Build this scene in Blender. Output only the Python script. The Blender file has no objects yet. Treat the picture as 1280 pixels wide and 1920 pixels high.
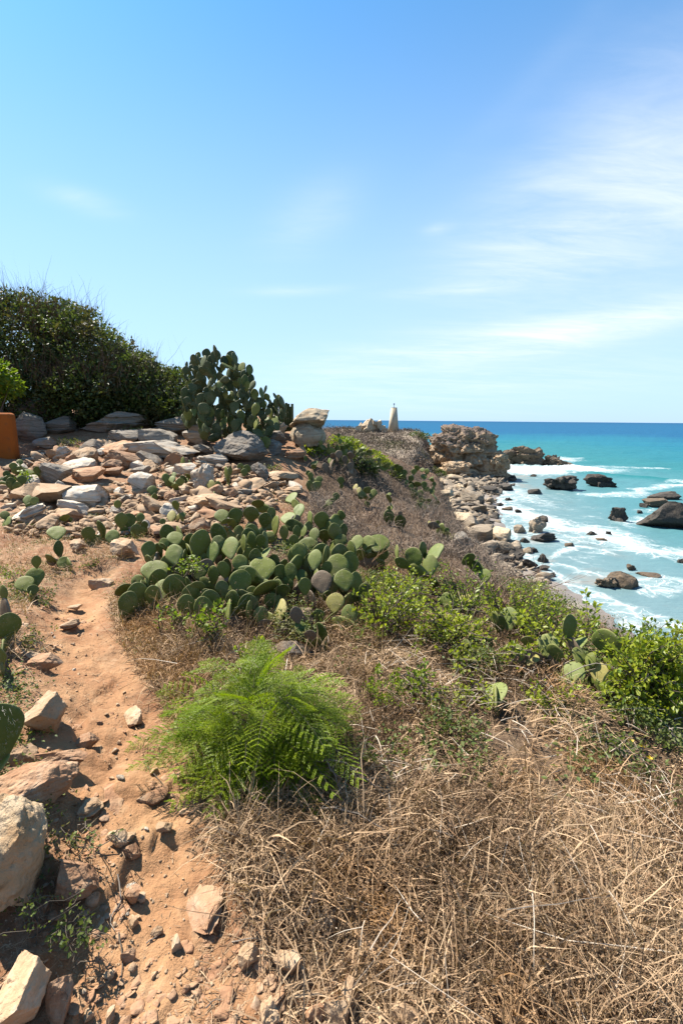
import bpy, math, random
import numpy as np
from mathutils import Vector, Matrix, Euler

R = math.radians
rng = np.random.default_rng(7)
random.seed(7)
S = bpy.context.scene
COL = S.collection

# ------------------------------------------------------------------ camera
EYE = np.array([0.0, 0.0, 1.6])
FPX = 900.0                                   # focal length in pixels of the 1280 x 1920 photograph
PITCH, ROLL = R(10.85), R(0.5)
_r0 = np.array([1.0, 0, 0]); _u0 = np.array([0, math.sin(PITCH), math.cos(PITCH)])
FWD = np.array([0, math.cos(PITCH), -math.sin(PITCH)])
RIGHT = _r0 * math.cos(ROLL) + _u0 * math.sin(ROLL)
UP = -_r0 * math.sin(ROLL) + _u0 * math.cos(ROLL)
cd = bpy.data.cameras.new('camera'); cam = bpy.data.objects.new('camera', cd); COL.objects.link(cam)
cd.sensor_fit = 'VERTICAL'; cd.sensor_height = 36.0; cd.lens = FPX / 1920 * 36
cd.clip_start = 0.05; cd.clip_end = 100000
cam.matrix_world = Matrix(((RIGHT[0], UP[0], -FWD[0], EYE[0]), (RIGHT[1], UP[1], -FWD[1], EYE[1]),
                           (RIGHT[2], UP[2], -FWD[2], EYE[2]), (0, 0, 0, 1)))
S.camera = cam

# ------------------------------------------------------------------ sun, sky, exposure
SUN_EL, SUN_AZ = R(54), R(-55)                # azimuth from +Y towards +X
SDIR = Vector((math.sin(SUN_AZ) * math.cos(SUN_EL), math.cos(SUN_AZ) * math.cos(SUN_EL), math.sin(SUN_EL)))
sl = bpy.data.lights.new('sun', 'SUN'); sl.energy = 5.0; sl.angle = R(0.53); sl.color = (1.0, 0.93, 0.82)
so = bpy.data.objects.new('sun', sl); COL.objects.link(so); so.rotation_euler = SDIR.to_track_quat('Z', 'Y').to_euler()
S.view_settings.view_transform = 'Standard'; S.view_settings.look = 'None'
S.view_settings.gamma = 1.0; S.view_settings.use_curve_mapping = False
S.view_settings.exposure = 1.52
SKY_STRENGTH = 0.058


def ray(px, py):
    d = (px - 640) / FPX * RIGHT + (960 - py) / FPX * UP + FWD
    return d / d.dot(FWD)                     # unit depth along the view axis


class NT:
    """tiny node-graph writer"""
    def __init__(self, tree):
        self.t = tree; self.n = tree.nodes; self.l = tree.links
    def new(self, typ, **kw):
        n = self.n.new(typ)
        for k, v in kw.items():
            if k.startswith('i_'):
                n.inputs[k[2:].replace('_', ' ')].default_value = v
            else:
                setattr(n, k, v)
        return n
    def put(self, sock, v):
        if isinstance(v, bpy.types.NodeSocket): self.l.new(v, sock)
        elif isinstance(v, (tuple, list)) and len(v) == 3 and sock.type == 'RGBA': sock.default_value = (*v, 1)
        else: sock.default_value = v
    def m(self, op, a, b=0.0, c=0.0, clamp=False):
        n = self.n.new('ShaderNodeMath'); n.operation = op; n.use_clamp = clamp
        for s, v in zip(n.inputs, (a, b, c)): self.put(s, v)
        return n.outputs[0]
    def vm(self, op, a, b=(0, 0, 0)):
        n = self.n.new('ShaderNodeVectorMath'); n.operation = op
        self.put(n.inputs[0], a); self.put(n.inputs[1], b)
        return n.outputs['Value'] if op in ('LENGTH', 'DOT_PRODUCT', 'DISTANCE') else n.outputs[0]
    def mix(self, f, a, b, mode='MIX'):
        n = self.n.new('ShaderNodeMix'); n.data_type = 'RGBA'; n.blend_type = mode
        self.put(n.inputs[0], f); self.put(n.inputs[6], a); self.put(n.inputs[7], b)
        return n.outputs[2]
    def noise(self, vec, scale, detail=4.0, rough=0.55, dist=0.0, lac=2.0):
        n = self.n.new('ShaderNodeTexNoise')
        if vec is not None: self.l.new(vec, n.inputs['Vector'])
        n.inputs['Scale'].default_value = scale; n.inputs['Detail'].default_value = detail
        n.inputs['Roughness'].default_value = rough; n.inputs['Distortion'].default_value = dist
        return n.outputs[0]
    def vor(self, vec, scale, feature='F1', out='Distance', rand=1.0):
        n = self.n.new('ShaderNodeTexVoronoi'); n.feature = feature
        self.l.new(vec, n.inputs['Vector']); n.inputs['Scale'].default_value = scale; n.inputs['Randomness'].default_value = rand
        return n.outputs[out]
    def rmp(self, v, a, b, lo=0.0, hi=1.0, smooth=True):
        n = self.n.new('ShaderNodeMapRange'); n.interpolation_type = 'SMOOTHSTEP' if smooth else 'LINEAR'
        self.put(n.inputs['Value'], v)
        for k, x in (('From Min', a), ('From Max', b), ('To Min', lo), ('To Max', hi)): self.put(n.inputs[k], x)
        return n.outputs[0]
    def attr(self, name):
        n = self.n.new('ShaderNodeAttribute'); n.attribute_name = name
        return n.outputs['Fac']
    def scale(self, vec, s):
        n = self.n.new('ShaderNodeMapping'); self.l.new(vec, n.inputs['Vector']); n.inputs['Scale'].default_value = s
        return n.outputs[0]
    def bump(self, h, strength, dist, normal=None):
        n = self.n.new('ShaderNodeBump'); self.l.new(h, n.inputs['Height'])
        n.inputs['Strength'].default_value = strength; n.inputs['Distance'].default_value = dist
        if normal is not None: self.l.new(normal, n.inputs['Normal'])
        return n.outputs[0]


w = bpy.data.worlds.new('World'); S.world = w; w.use_nodes = True
N = NT(w.node_tree)
for n in list(N.n): N.n.remove(n)
sky = N.new('ShaderNodeTexSky', sky_type='NISHITA', sun_disc=False, sun_elevation=SUN_EL, sun_rotation=SUN_AZ,
            altitude=0.0, air_density=1.0, dust_density=0.6, ozone_density=2.6)
geo = N.new('ShaderNodeTexCoord')
sep = N.new('ShaderNodeSeparateXYZ'); N.l.new(geo.outputs['Generated'], sep.inputs[0])
X, Y, Z = sep.outputs
az = N.m('ARCTAN2', X, Y); el = N.m('ARCSINE', Z)
zz = N.m('ADD', N.m('MAXIMUM', Z, 0.0), 0.12)
cmb = N.new('ShaderNodeCombineXYZ')
N.l.new(N.m('DIVIDE', X, zz), cmb.inputs[0]); N.l.new(N.m('DIVIDE', Y, zz), cmb.inputs[1])
rot = N.new('ShaderNodeMapping'); N.l.new(cmb.outputs[0], rot.inputs['Vector'])
rot.inputs['Rotation'].default_value = (0, 0, R(28)); rot.inputs['Scale'].default_value = (0.55, 1.6, 1)
wis = N.noise(rot.outputs[0], 1.3, 7, 0.6, 0.9)
fine = N.noise(rot.outputs[0], 4.5, 6, 0.65, 1.2)
streak = N.m('ADD', N.m('MULTIPLY', wis, 0.7), N.m('MULTIPLY', fine, 0.3))


def blob(px, py, rx, ry, ang, amp):
    d = ray(px, py); d = d / np.linalg.norm(d)
    a0, e0 = math.atan2(d[0], d[1]), math.asin(d[2])
    da = N.m('SUBTRACT', az, a0); de = N.m('SUBTRACT', el, e0)
    c, s = math.cos(R(ang)), math.sin(R(ang))
    p = N.m('DIVIDE', N.m('ADD', N.m('MULTIPLY', da, c), N.m('MULTIPLY', de, s)), R(rx))
    q = N.m('DIVIDE', N.m('SUBTRACT', N.m('MULTIPLY', de, c), N.m('MULTIPLY', da, s)), R(ry))
    r2 = N.m('ADD', N.m('MULTIPLY', p, p), N.m('MULTIPLY', q, q))
    return N.m('MULTIPLY', N.m('EXPONENT', N.m('MULTIPLY', r2, -1.0)), amp)


mask = N.rmp(N.noise(rot.outputs[0], 0.35, 2, 0.5), 0.5, 0.8, 0.0, 0.15)
for b in [(1190, 400, 13, 5.5, 14, 0.95), (1080, 300, 9, 5, 30, 0.42), (1260, 260, 8, 7, 20, 0.3), (960, 480, 10, 3, 10, 0.35),
          (1160, 605, 15, 1.6, 7.5, 0.85), (860, 650, 17, 1.9, 6, 0.85), (900, 720, 22, 2.2, 3, 0.5), (560, 545, 5, 0.5, 3, 0.5),
          (850, 545, 6, 0.5, 2, 0.55), (160, 378, 3.2, 0.9, -4, 0.6), (580, 410, 5, 2.5, 25, 0.4), (820, 430, 1.5, .5, 5, .4),
          (1000, 150, 9, 1.2, 32, 0.10)]:
    mask = N.m('ADD', mask, blob(*b))
cl = N.m('MULTIPLY', mask, N.rmp(streak, 0.2, 0.92), clamp=True)
cl = N.m('MULTIPLY', cl, 0.85)
skyc = N.mix(1.0, sky.outputs[0], (0.32, 0.98, 1.28), 'MULTIPLY')
# thin humid air low over the sea horizon, the same all round
skyc = N.mix(N.rmp(el, 0.0, 0.75, 0.80, 0.08), skyc, (4.5, 5.6, 7.3))
col = N.mix(cl, skyc, (7.3, 7.5, 7.8))
bg = N.new('ShaderNodeBackground'); N.l.new(col, bg.inputs[0]); bg.inputs[1].default_value = SKY_STRENGTH
ow = N.new('ShaderNodeOutputWorld'); N.l.new(bg.outputs[0], ow.inputs[0])

# ------------------------------------------------------------------ helpers: tags, meshes, noise


def tag(o, label=None, cat=None, group=None, kind=None):
    if label: o['label'] = label
    if cat: o['category'] = cat
    if group: o['group'] = group
    if kind: o['kind'] = kind
    return o


def mk(name, V, T, mats=None, smooth=False, attrs=None, mi=None):
    """mesh from arrays; T is (m,3) or (m,4)"""
    V = np.asarray(V, np.float32); T = np.asarray(T, np.int32); k = T.shape[1]
    me = bpy.data.meshes.new(name)
    me.vertices.add(len(V)); me.vertices.foreach_set('co', V.ravel())
    me.loops.add(T.size); me.loops.foreach_set('vertex_index', T.ravel())
    me.polygons.add(len(T)); me.polygons.foreach_set('loop_start', np.arange(0, T.size, k, dtype=np.int32))
    if smooth: me.polygons.foreach_set('use_smooth', np.ones(len(T), bool))
    for m_ in (mats or []): me.materials.append(m_)
    if mi is not None: me.polygons.foreach_set('material_index', np.asarray(mi, np.int32))
    for a, v in (attrs or {}).items():
        at = me.attributes.new(a, 'FLOAT', 'POINT'); at.data.foreach_set('value', np.asarray(v, np.float32).ravel())
    me.update(calc_edges=True); me.validate()
    return me


def link(name, me, parent=None, loc=None):
    o = bpy.data.objects.new(name, me); COL.objects.link(o)
    if parent is not None: o.parent = parent
    if loc is not None: o.location = loc
    return o


def empty(name, loc):
    o = bpy.data.objects.new(name, None); COL.objects.link(o); o.location = loc; o.empty_display_size = 0.1
    return o


def _h(i, j, k, seed):
    n = (i.astype(np.int64) * 374761393 + j.astype(np.int64) * 668265263 + k.astype(np.int64) * 2147483647 + seed * 1274126177) & 0xFFFFFFFF
    n = ((n ^ (n >> 13)) * 1274126177) & 0xFFFFFFFF
    n = ((n ^ (n >> 16)) * 2246822519) & 0xFFFFFFFF
    return ((n ^ (n >> 15)) & 0xFFFFFF) / float(0x800000) - 1.0


def vn(p, seed=0):
    """value noise -1..1 at (n,2) or (n,3)"""
    p = np.asarray(p, float)
    if p.shape[1] == 2: p = np.column_stack([p, np.zeros(len(p))])
    f = np.floor(p); t = p - f; f = f.astype(np.int64); t = t * t * t * (t * (6 * t - 15) + 10)
    out = 0
    for a in (0, 1):
        for b in (0, 1):
            for c in (0, 1):
                wgt = (t[:, 0] if a else 1 - t[:, 0]) * (t[:, 1] if b else 1 - t[:, 1]) * (t[:, 2] if c else 1 - t[:, 2])
                out = out + wgt * _h(f[:, 0] + a, f[:, 1] + b, f[:, 2] + c, seed)
    return out


def fbm(p, oct=4, seed=0, gain=0.5):
    p = np.asarray(p, float); s = 0; a = 1.0
    for o in range(oct):
        s = s + a * vn(p * 2.03 ** o + 17.3 * o, seed + o); a *= gain
    return s


def sst(a, b, x):
    t = np.clip((x - a) / (b - a), 0, 1); return t * t * (3 - 2 * t)


# ------------------------------------------------------------------ the land as a height function
SEA = -10.0


def pw(px, py, d):
    return EYE + ray(px, py) * d


_cp = [pw(*c) for c in [
    (150, 1130, 4.25), (60, 1100, 4.3), (200, 1010, 6.0), (60, 985, 6.4), (300, 960, 7.1), (450, 945, 7.4), (520, 905, 8.8),
    (200, 900, 8.9), (60, 880, 9.0), (300, 850, 10.8), (420, 850, 10.8), (560, 835, 11.4), (60, 815, 11.6), (200, 800, 12.4),
    (-250, 790, 12.0), (430, 1200, 3.45), (600, 1215, 3.45), (400, 1090, 5.0), (740, 1110, 4.7), (650, 1005, 7.2), (600, 935, 9.2),
    (700, 930, 10.6), (800, 930, 12.6), (640, 834, 12.6), (700, 852, 13.2), (760, 872, 13.6), (830, 940, 13.0), (750, 960, 9.2),
    (800, 1000, 8.4), (860, 1085, 6.0), (1000, 1130, 5.3), (450, 790, 13.5), (580, 815, 12.8)]]
_cp += [np.array(p, float) for p in [(0, 0, 0), (-1, 1, .05), (1, .8, -.07), (2, 1, -.22), (2.1, 2.67, -.38), (3, 1.5, -.45), (3.2, 4.1, -.62),
        (1.2, 3, -.16), (0, 2.4, -.02), (-.95, 1.6, .05), (-2, 1.5, .25), (-2.2, 3, .2), (-3, 1, .5), (-6, 4, .7), (-.2, -1, 0), (-2, -1, .1), (2, -1, -.2),
        (-1.2, 3, .03), (-8, 8, 1.0), (1.0, 15.5, .55), (-2, 15.5, 1.75)]]
_cp = np.array(_cp)


def _tps(P, lam=0.02):
    n = len(P); d = np.linalg.norm(P[:, None, :2] - P[None, :, :2], axis=2)
    K = np.where(d > 0, d * d * np.log(d + 1e-12), 0) + lam * np.eye(n)
    A = np.zeros((n + 3, n + 3)); A[:n, :n] = K; A[:n, n] = 1; A[:n, n + 1:] = P[:, :2]; A[n, :n] = 1; A[n + 1:, :n] = P[:, :2].T
    return np.linalg.solve(A, np.concatenate([P[:, 2], [0, 0, 0]]))


_tw = _tps(_cp)


def near_z(x, y):
    x = np.clip(x, -9, 3.6); y = np.clip(y, -1, 16)
    out = np.empty(len(x))
    for s in range(0, len(x), 40000):
        a, b = x[s:s + 40000], y[s:s + 40000]
        d2 = (a[:, None] - _cp[None, :, 0]) ** 2 + (b[:, None] - _cp[None, :, 1]) ** 2
        out[s:s + 40000] = (np.where(d2 > 0, 0.5 * d2 * np.log(d2 + 1e-12), 0)) @ _tw[:-3] + _tw[-3] + _tw[-2] * a + _tw[-1] * b
    return out


def xe_f(y): return np.interp(y, [-50, 0, 2, 4, 5.5, 8, 13, 16, 25, 40, 60, 80, 95, 104, 118, 130, 140], [4.2, 4.1, 3.9, 3.3, 2.25, 1.95, 2.65, 3.0, 3.0, 4.0, 6.5, 11.0, 14.5, 16.5, 18, 16, 8])
def xf_f(y): return np.interp(y, [-50, 0, 20, 30, 40, 60, 80, 95, 110, 125, 140], [10, 7, 6.2, 8, 9.5, 12, 15.5, 19.5, 24, 24, 16])
def xs_f(y): return np.interp(y, [-50, 0, 28, 38, 50, 65, 80, 92, 105, 125, 145], [17, 17, 16.2, 15.3, 17.5, 21.0, 26.5, 32, 37, 36, 12])


def ground(x, y, detail=True):
    x = np.atleast_1d(np.asarray(x, float)); y = np.atleast_1d(np.asarray(y, float))
    zn = near_z(x, y)
    far = np.interp(y, [14, 17, 22, 32, 62, 76, 90, 104, 114, 124, 138, 152, 170], [.4, -.3, -1.8, -3.2, -5.6, -5.6, -3.6, -1.9, -1.15, -1.2, -4, -12, -16])
    p2 = np.column_stack([x, y])
    far = far + 0.45 * fbm(p2 / 9.0, 4, 3) * sst(20, 60, y)
    far = np.where(x < 2, far + (1.8 - far) * sst(2, -6, x) * sst(60, 20, y), far)
    land = zn + (far - zn) * sst(14.2, 19, y)
    xs = xs_f(y); xe = xe_f(y); xf = xf_f(y)
    beach = np.where(x < xs, SEA + (xs - x) * 0.075, SEA - (x - xs) * 0.055)
    beach = np.maximum(beach, -16)
    if detail:
        rough = sst(xs + 1, xs - 5, x)
        beach = beach + rough * 0.35 * np.abs(fbm(p2 / 3.1, 4, 21)) + 0.05 * fbm(p2 / 1.2, 3, 5) * sst(xs + 3, xs - 1, x)
    t = np.clip((x - xe) / np.maximum(xf - xe, 1e-3), 0, 1); t = t * t * (3 - 2 * t)
    z = land + (np.minimum(beach, land) - land) * t
    cliff = t * (1 - t) * 4
    if detail:
        z = z + cliff * 0.9 * fbm(np.column_stack([x, y]) / 3.0, 5, 9) * sst(16, 26, y)
    # behind and left of the viewer the coast simply goes on
    return z


def ground1(x, y):
    return float(ground([x], [y])[0])


# the dirt path, as a centre line on the ground
_pp = [(285, 1990, .26), (275, 1900, .25), (272, 1800, .24), (268, 1700, .23), (268, 1600, .22), (256, 1500, .21), (236, 1420, .21), (208, 1350, .21), (174, 1290, .20), (142, 1230, .20),
       (135, 1180, .20), (142, 1140, .18), (158, 1112, .15), (190, 1085, .12)]


def march(px, py, tmax=200.0):
    d = ray(px, py)
    t = np.concatenate([np.arange(0.6, 20, 0.02), np.geomspace(20, tmax, 900)])
    P = EYE + t[:, None] * d
    g = ground(P[:, 0], P[:, 1], False)
    below = np.nonzero(P[:, 2] < np.maximum(g, SEA))[0]
    if len(below) == 0: return None
    i = below[0]
    return P[i], t[i]


def hit(px, py, dmax=None):
    """ground point seen at a pixel, and its depth"""
    r = march(px, py)
    if r is None or (dmax and r[1] > dmax):
        d = dmax or 12.0
        p = EYE + ray(px, py) * d
        return np.array([p[0], p[1], ground1(p[0], p[1])]), d
    p, t = r
    return np.array([p[0], p[1], max(ground1(p[0], p[1]), SEA)]), t


PATH = []
for px, py, hw in _pp:
    p, t = hit(px, py); PATH.append((p[0], p[1], hw))
PATH.insert(0, (PATH[0][0] + .04, PATH[0][1] - .9, .45)); PATH.insert(0, (PATH[0][0] + .2, PATH[0][1] - 4, .5))
PATH = np.array(PATH)


def path_d(x, y):
    """signed distance to the path edge (negative inside)"""
    best = np.full(len(x), 1e9)
    for a, b in zip(PATH[:-1], PATH[1:]):
        ab = b[:2] - a[:2]; L = ab.dot(ab)
        t = np.clip(((x - a[0]) * ab[0] + (y - a[1]) * ab[1]) / L, 0, 1)
        d = np.hypot(x - a[0] - t * ab[0], y - a[1] - t * ab[1]) - (a[2] + (b[2] - a[2]) * t)
        best = np.minimum(best, d)
    return best


def surf(x, y):
    """ground height with the fine relief of the near hillside"""
    x = np.atleast_1d(np.asarray(x, float)); y = np.atleast_1d(np.asarray(y, float))
    z = ground(x, y); p2 = np.column_stack([x, y])
    nr = sst(22, 14, y) * sst(5.5, 3.5, x)
    pd = path_d(x, y); ins = sst(0.12, -0.12, pd)
    z = z - 0.045 * ins * nr
    z = z + nr * (1 - .55 * ins) * (0.035 * fbm(p2 / .55, 4, 31) + 0.07 * fbm(p2 / 2.2, 2, 41))
    z = z + nr * (0.010 * np.abs(fbm(p2 / .09, 3, 51)) + 0.004 * fbm(p2 / .03, 2, 61)) * (1 - .4 * ins)
    # rock plates and ruts along the path
    pl = vn(p2 / np.array([.16, .11]) + fbm(p2 / .3, 2, 75)[:, None] * .8, 71)
    z = z + nr * ins * .026 * sst(.05, .35, pl) + nr * ins * .012 * fbm(p2 / .12, 3, 78)
    far = sst(30, 60, y) * sst(-9.3, -7, z)
    z = z + far * .35 * np.abs(fbm(p2 / 1.3, 3, 81))
    return z


def surf1(x, y): return float(surf([x], [y])[0])

# ------------------------------------------------------------------ materials
MAT = {}
ALB = 0.56                                    # common scale from palette values to real-world reflectance


def mat(name):
    m = bpy.data.materials.new(name); m.use_nodes = True; MAT[name] = m
    n = NT(m.node_tree)
    return m, n, n.n['Principled BSDF']


def setp(b, n, **kw):
    for k, v in kw.items():
        if k == 'Base_Color': v = n.mix(1.0, v, (ALB, ALB, ALB), 'MULTIPLY')
        n.put(b.inputs[k.replace('_', ' ')], v)


def pos(n): return n.new('ShaderNodeNewGeometry').outputs['Position']
def objc(n): return n.new('ShaderNodeTexCoord').outputs['Object']
def rnd(n): return n.new('ShaderNodeObjectInfo').outputs['Random']


# ground: one material, blended by what lies where
m, n, b = mat('earth')
P = pos(n)
a_path, a_beach, a_far, a_litter = n.attr('path'), n.attr('beach'), n.attr('far'), n.attr('litter')
n1 = n.noise(P, 2.2, 5, .6); n2 = n.noise(P, 14, 5, .65); n3 = n.noise(P, 70, 4, .7)
dirt = n.mix(n.rmp(n1, .35, .7), (.30, .135, .063), (.43, .25, .135))
dirt = n.mix(n.rmp(n2, .45, .75), dirt, (.50, .335, .205))
dirt = n.mix(n.rmp(n3, .62, .72, 0, .6), dirt, (.58, .42, .29))
dirt = n.mix(n.rmp(n3, .42, .30, 0, .5), dirt, (.20, .10, .05))
pth = n.mix(n.rmp(n1, .3, .7), (.40, .19, .088), (.55, .31, .155))
pth = n.mix(n.rmp(n2, .5, .8, 0, .8), pth, (.62, .40, .225))
pth = n.mix(n.rmp(n3, .64, .74, 0, .5), pth, (.6, .45, .32))
c = n.mix(a_path, dirt, pth)
lit = n.mix(n.rmp(n2, .4, .65), (.13, .08, .047), (.25, .165, .10))
c = n.mix(a_litter, c, lit)
f1 = n.noise(P, .55, 6, .65); f2 = n.noise(P, 2.4, 5, .7)
fr = n.mix(n.rmp(f1, .4, .62), (.20, .15, .115), (.36, .29, .22))
fr = n.mix(n.rmp(f2, .5, .66), fr, (.55, .44, .31))
fr = n.mix(n.rmp(f2, .44, .36, 0, .8), fr, (.13, .10, .085))
c = n.mix(a_far, c, fr)
sand = n.mix(n.rmp(f1, .35, .7), (.36, .30, .25), (.47, .40, .335))
sand = n.mix(n.rmp(n.noise(P, 6, 4, .7), .52, .7, 0, .8), sand, (.26, .21, .17))
sepz = n.new('ShaderNodeSeparateXYZ'); n.l.new(P, sepz.inputs[0])
wet = n.rmp(n.m('ADD', sepz.outputs[2], n.m('MULTIPLY', f1, .3)), -9.55, -9.85)
sand = n.mix(wet, sand, n.mix(.6, sand, (.16, .135, .12)))
c = n.mix(a_beach, c, sand)
hgt = n.m('ADD', n.m('MULTIPLY', n.noise(P, 9, 6, .7), .8), n.m('MULTIPLY', n.noise(P, 55, 5, .75), .25))
setp(b, n, Base_Color=c, Roughness=n.m('SUBTRACT', .92, n.m('MULTIPLY', n.m('MULTIPLY', wet, a_beach), .55)), Specular_IOR_Level=.25)
n.l.new(n.bump(hgt, .75, .05), b.inputs['Normal'])


def rockmat(name, c1, c2, c3, dark, strata=9.0, pscale=5.0, bstr=.7, gen_mix=.35, weather=None, bd=.03):
    m, n, b = mat(name)
    P = pos(n); O = objc(n); r = rnd(n)
    off = n.vm('ADD', P, n.vm('MULTIPLY', (1, 1, 1), (0, 0, 0)))
    warp = n.noise(P, pscale * .35, 3, .6)
    st = n.new('ShaderNodeCombineXYZ')
    so_ = n.new('ShaderNodeSeparateXYZ'); n.l.new(O, so_.inputs[0])
    n.l.new(n.m('MULTIPLY', so_.outputs[0], .8), st.inputs[0]); n.l.new(n.m('MULTIPLY', so_.outputs[1], .8), st.inputs[1])
    n.l.new(n.m('ADD', n.m('MULTIPLY', so_.outputs[2], strata), n.m('MULTIPLY', n.m('ADD', warp, r), 4.0)), st.inputs[2])
    lay = n.noise(st.outputs[0], 1.5, 5, .65, .3)
    g = n.noise(P, pscale, 6, .65); g2 = n.noise(P, pscale * 5, 5, .7)
    c = n.mix(n.rmp(lay, .36, .64), c1, c2)
    c = n.mix(n.rmp(g, .5, .68, 0, .85), c, c3)
    c = n.mix(n.rmp(lay, .40, .30, 0, .75), c, dark)
    c = n.mix(n.rmp(g2, .40, .28, 0, .6), c, dark)
    c = n.mix(n.rmp(g2, .62, .75, 0, .35), c, (.62, .55, .46))
    if weather: c = weather(n, P, c)
    c = n.mix(1.0, c, n.mix(r, (.78, .76, .74), (1.15, 1.13, 1.10)), 'MULTIPLY')
    setp(b, n, Base_Color=c, Roughness=.88, Specular_IOR_Level=.25)
    h = n.m('ADD', n.m('MULTIPLY', lay, gen_mix), n.m('ADD', n.m('MULTIPLY', g, .5), n.m('MULTIPLY', g2, .22)))
    cr = n.vor(n.vm('ADD', P, n.vm('MULTIPLY', n.new('ShaderNodeTexNoise').outputs[1], (.2, .2, .2))), pscale * .5, 'DISTANCE_TO_EDGE')
    h = n.m('ADD', h, n.m('MULTIPLY', n.rmp(cr, 0, .03), n.m('MULTIPLY', n.rmp(g, .45, .6), .07)))
    n.l.new(n.bump(h, bstr, bd), b.inputs['Normal'])
    return m


rockmat('grey_rock', (.22, .19, .155), (.42, .37, .31), (.36, .26, .17), (.085, .08, .078), 14, 5, .9)
rockmat('pale_rock', (.58, .50, .40), (.78, .70, .59), (.53, .37, .24), (.21, .18, .155), 8, 5, .8)
rockmat('orange_rock', (.44, .235, .13), (.53, .335, .205), (.55, .41, .29), (.22, .11, .06), 2.5, 5, .8, .2)
rockmat('tan_rock', (.50, .325, .19), (.61, .43, .275), (.68, .53, .38), (.25, .145, .08), 2.5, 6, .8, .15)
rockmat('weathered_rock', (.54, .38, .22), (.64, .50, .34), (.46, .28, .14), (.22, .14, .08), 2, 7, 1.0, .12, bd=.045)
rockmat('cream_rock', (.60, .45, .29), (.72, .60, .43), (.47, .31, .18), (.23, .155, .10), 12, 4, .95)
rockmat('dark_sea_rock', (.06, .053, .047), (.115, .10, .085), (.15, .12, .09), (.03, .027, .025), 3, 2.2, 1.0, .2, bd=.16)
rockmat('brown_sea_rock', (.17, .125, .085), (.25, .185, .125), (.16, .14, .12), (.055, .045, .036), 3, 2.2, 1.0, .2, bd=.14)


def crag_top(n, P, c):
    nz = n.new('ShaderNodeSeparateXYZ'); g_ = n.new('ShaderNodeNewGeometry'); n.l.new(g_.outputs['Normal'], nz.inputs[0])
    pz = n.new('ShaderNodeSeparateXYZ'); n.l.new(P, pz.inputs[0])
    f = n.noise(P, .5, 5, .7)
    top = n.m('MULTIPLY', n.rmp(n.m('ADD', pz.outputs[2], n.m('MULTIPLY', f, 3.0)), -2.6, -1.0), n.rmp(n.m('ADD', nz.outputs[2], n.m('MULTIPLY', f, .5)), .55, .8))
    c = n.mix(top, c, n.mix(n.noise(P, 3, 4, .7), (.16, .115, .09), (.30, .225, .18)))
    low = n.rmp(n.m('ADD', pz.outputs[2], n.m('MULTIPLY', f, 2.0)), -7.6, -9.4)
    return n.mix(low, c, (.12, .10, .085))


rockmat('crag_rock', (.52, .36, .215), (.70, .54, .37), (.42, .24, .125), (.15, .11, .085), 10, .7, 1.0, weather=crag_top, bd=.35)
rockmat('beach_rock', (.27, .22, .165), (.44, .36, .27), (.36, .255, .165), (.13, .11, .095), 8, 1.8, .9, bd=.08)


def leafmat(name, c1, c2, c3=None, trans=.35, rough=.5, pscale=3.0, per='tone', spec=.3):
    m, n, b = mat(name)
    t = n.attr(per); P = pos(n)
    c = n.mix(n.rmp(t, 0, 1, smooth=False), c1, c2)
    if c3: c = n.mix(n.rmp(n.noise(P, pscale, 3, .6), .48, .68), c, c3)
    setp(b, n, Base_Color=c, Roughness=rough, Specular_IOR_Level=spec)
    if trans:
        tr = n.new('ShaderNodeBsdfTranslucent'); n.l.new(n.mix(1.0, c, (1.3 * ALB, 1.35 * ALB, .65 * ALB), 'MULTIPLY'), tr.inputs[0])
        mx = n.new('ShaderNodeMixShader'); mx.inputs[0].default_value = trans
        n.l.new(b.outputs[0], mx.inputs[1]); n.l.new(tr.outputs[0], mx.inputs[2])
        n.l.new(mx.outputs[0], n.n['Material Output'].inputs[0])
    return m


leafmat('hedge_leaf', (.04, .07, .018), (.20, .26, .06), (.15, .13, .05), .3, .5, 1.2)
leafmat('lime_leaf', (.13, .22, .02), (.32, .40, .04), None, .4, .5)
leafmat('shrub_leaf', (.13, .22, .018), (.54, .58, .06), (.38, .42, .035), .4, .42, 4)
leafmat('feather_leaf', (.065, .155, .006), (.40, .49, .016), (.25, .36, .01), .45, .5, 5)
leafmat('weed_leaf', (.09, .14, .03), (.21, .26, .06), (.24, .22, .08), .35, .6, 3)
leafmat('straw', (.24, .13, .066), (.73, .515, .32), (.48, .265, .115), .12, .7, 1.1, spec=.2)
leafmat('brown_weed', (.15, .09, .052), (.36, .23, .135), (.25, .17, .11), .1, .8, 1.5, spec=.15)
leafmat('grey_twig', (.18, .13, .095), (.43, .335, .255), (.29, .185, .12), .0, .8, 1.0, spec=.2)
leafmat('far_scrub', (.17, .125, .10), (.31, .245, .20), (.17, .16, .085), .05, .9, .12, spec=.1)
leafmat('pale_stalk', (.42, .33, .25), (.80, .68, .54), None, 0, .7, spec=.2)
leafmat('yellow_petal', (.75, .48, .02), (.85, .6, .03), None, .3, .5)
leafmat('dead_branch', (.22, .17, .135), (.42, .36, .30), None, 0, .8, spec=.2)
leafmat('red_twig', (.16, .08, .055), (.27, .16, .11), None, 0, .7, spec=.2)
leafmat('bark', (.10, .08, .06), (.20, .165, .13), None, 0, .85, spec=.2)


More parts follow.
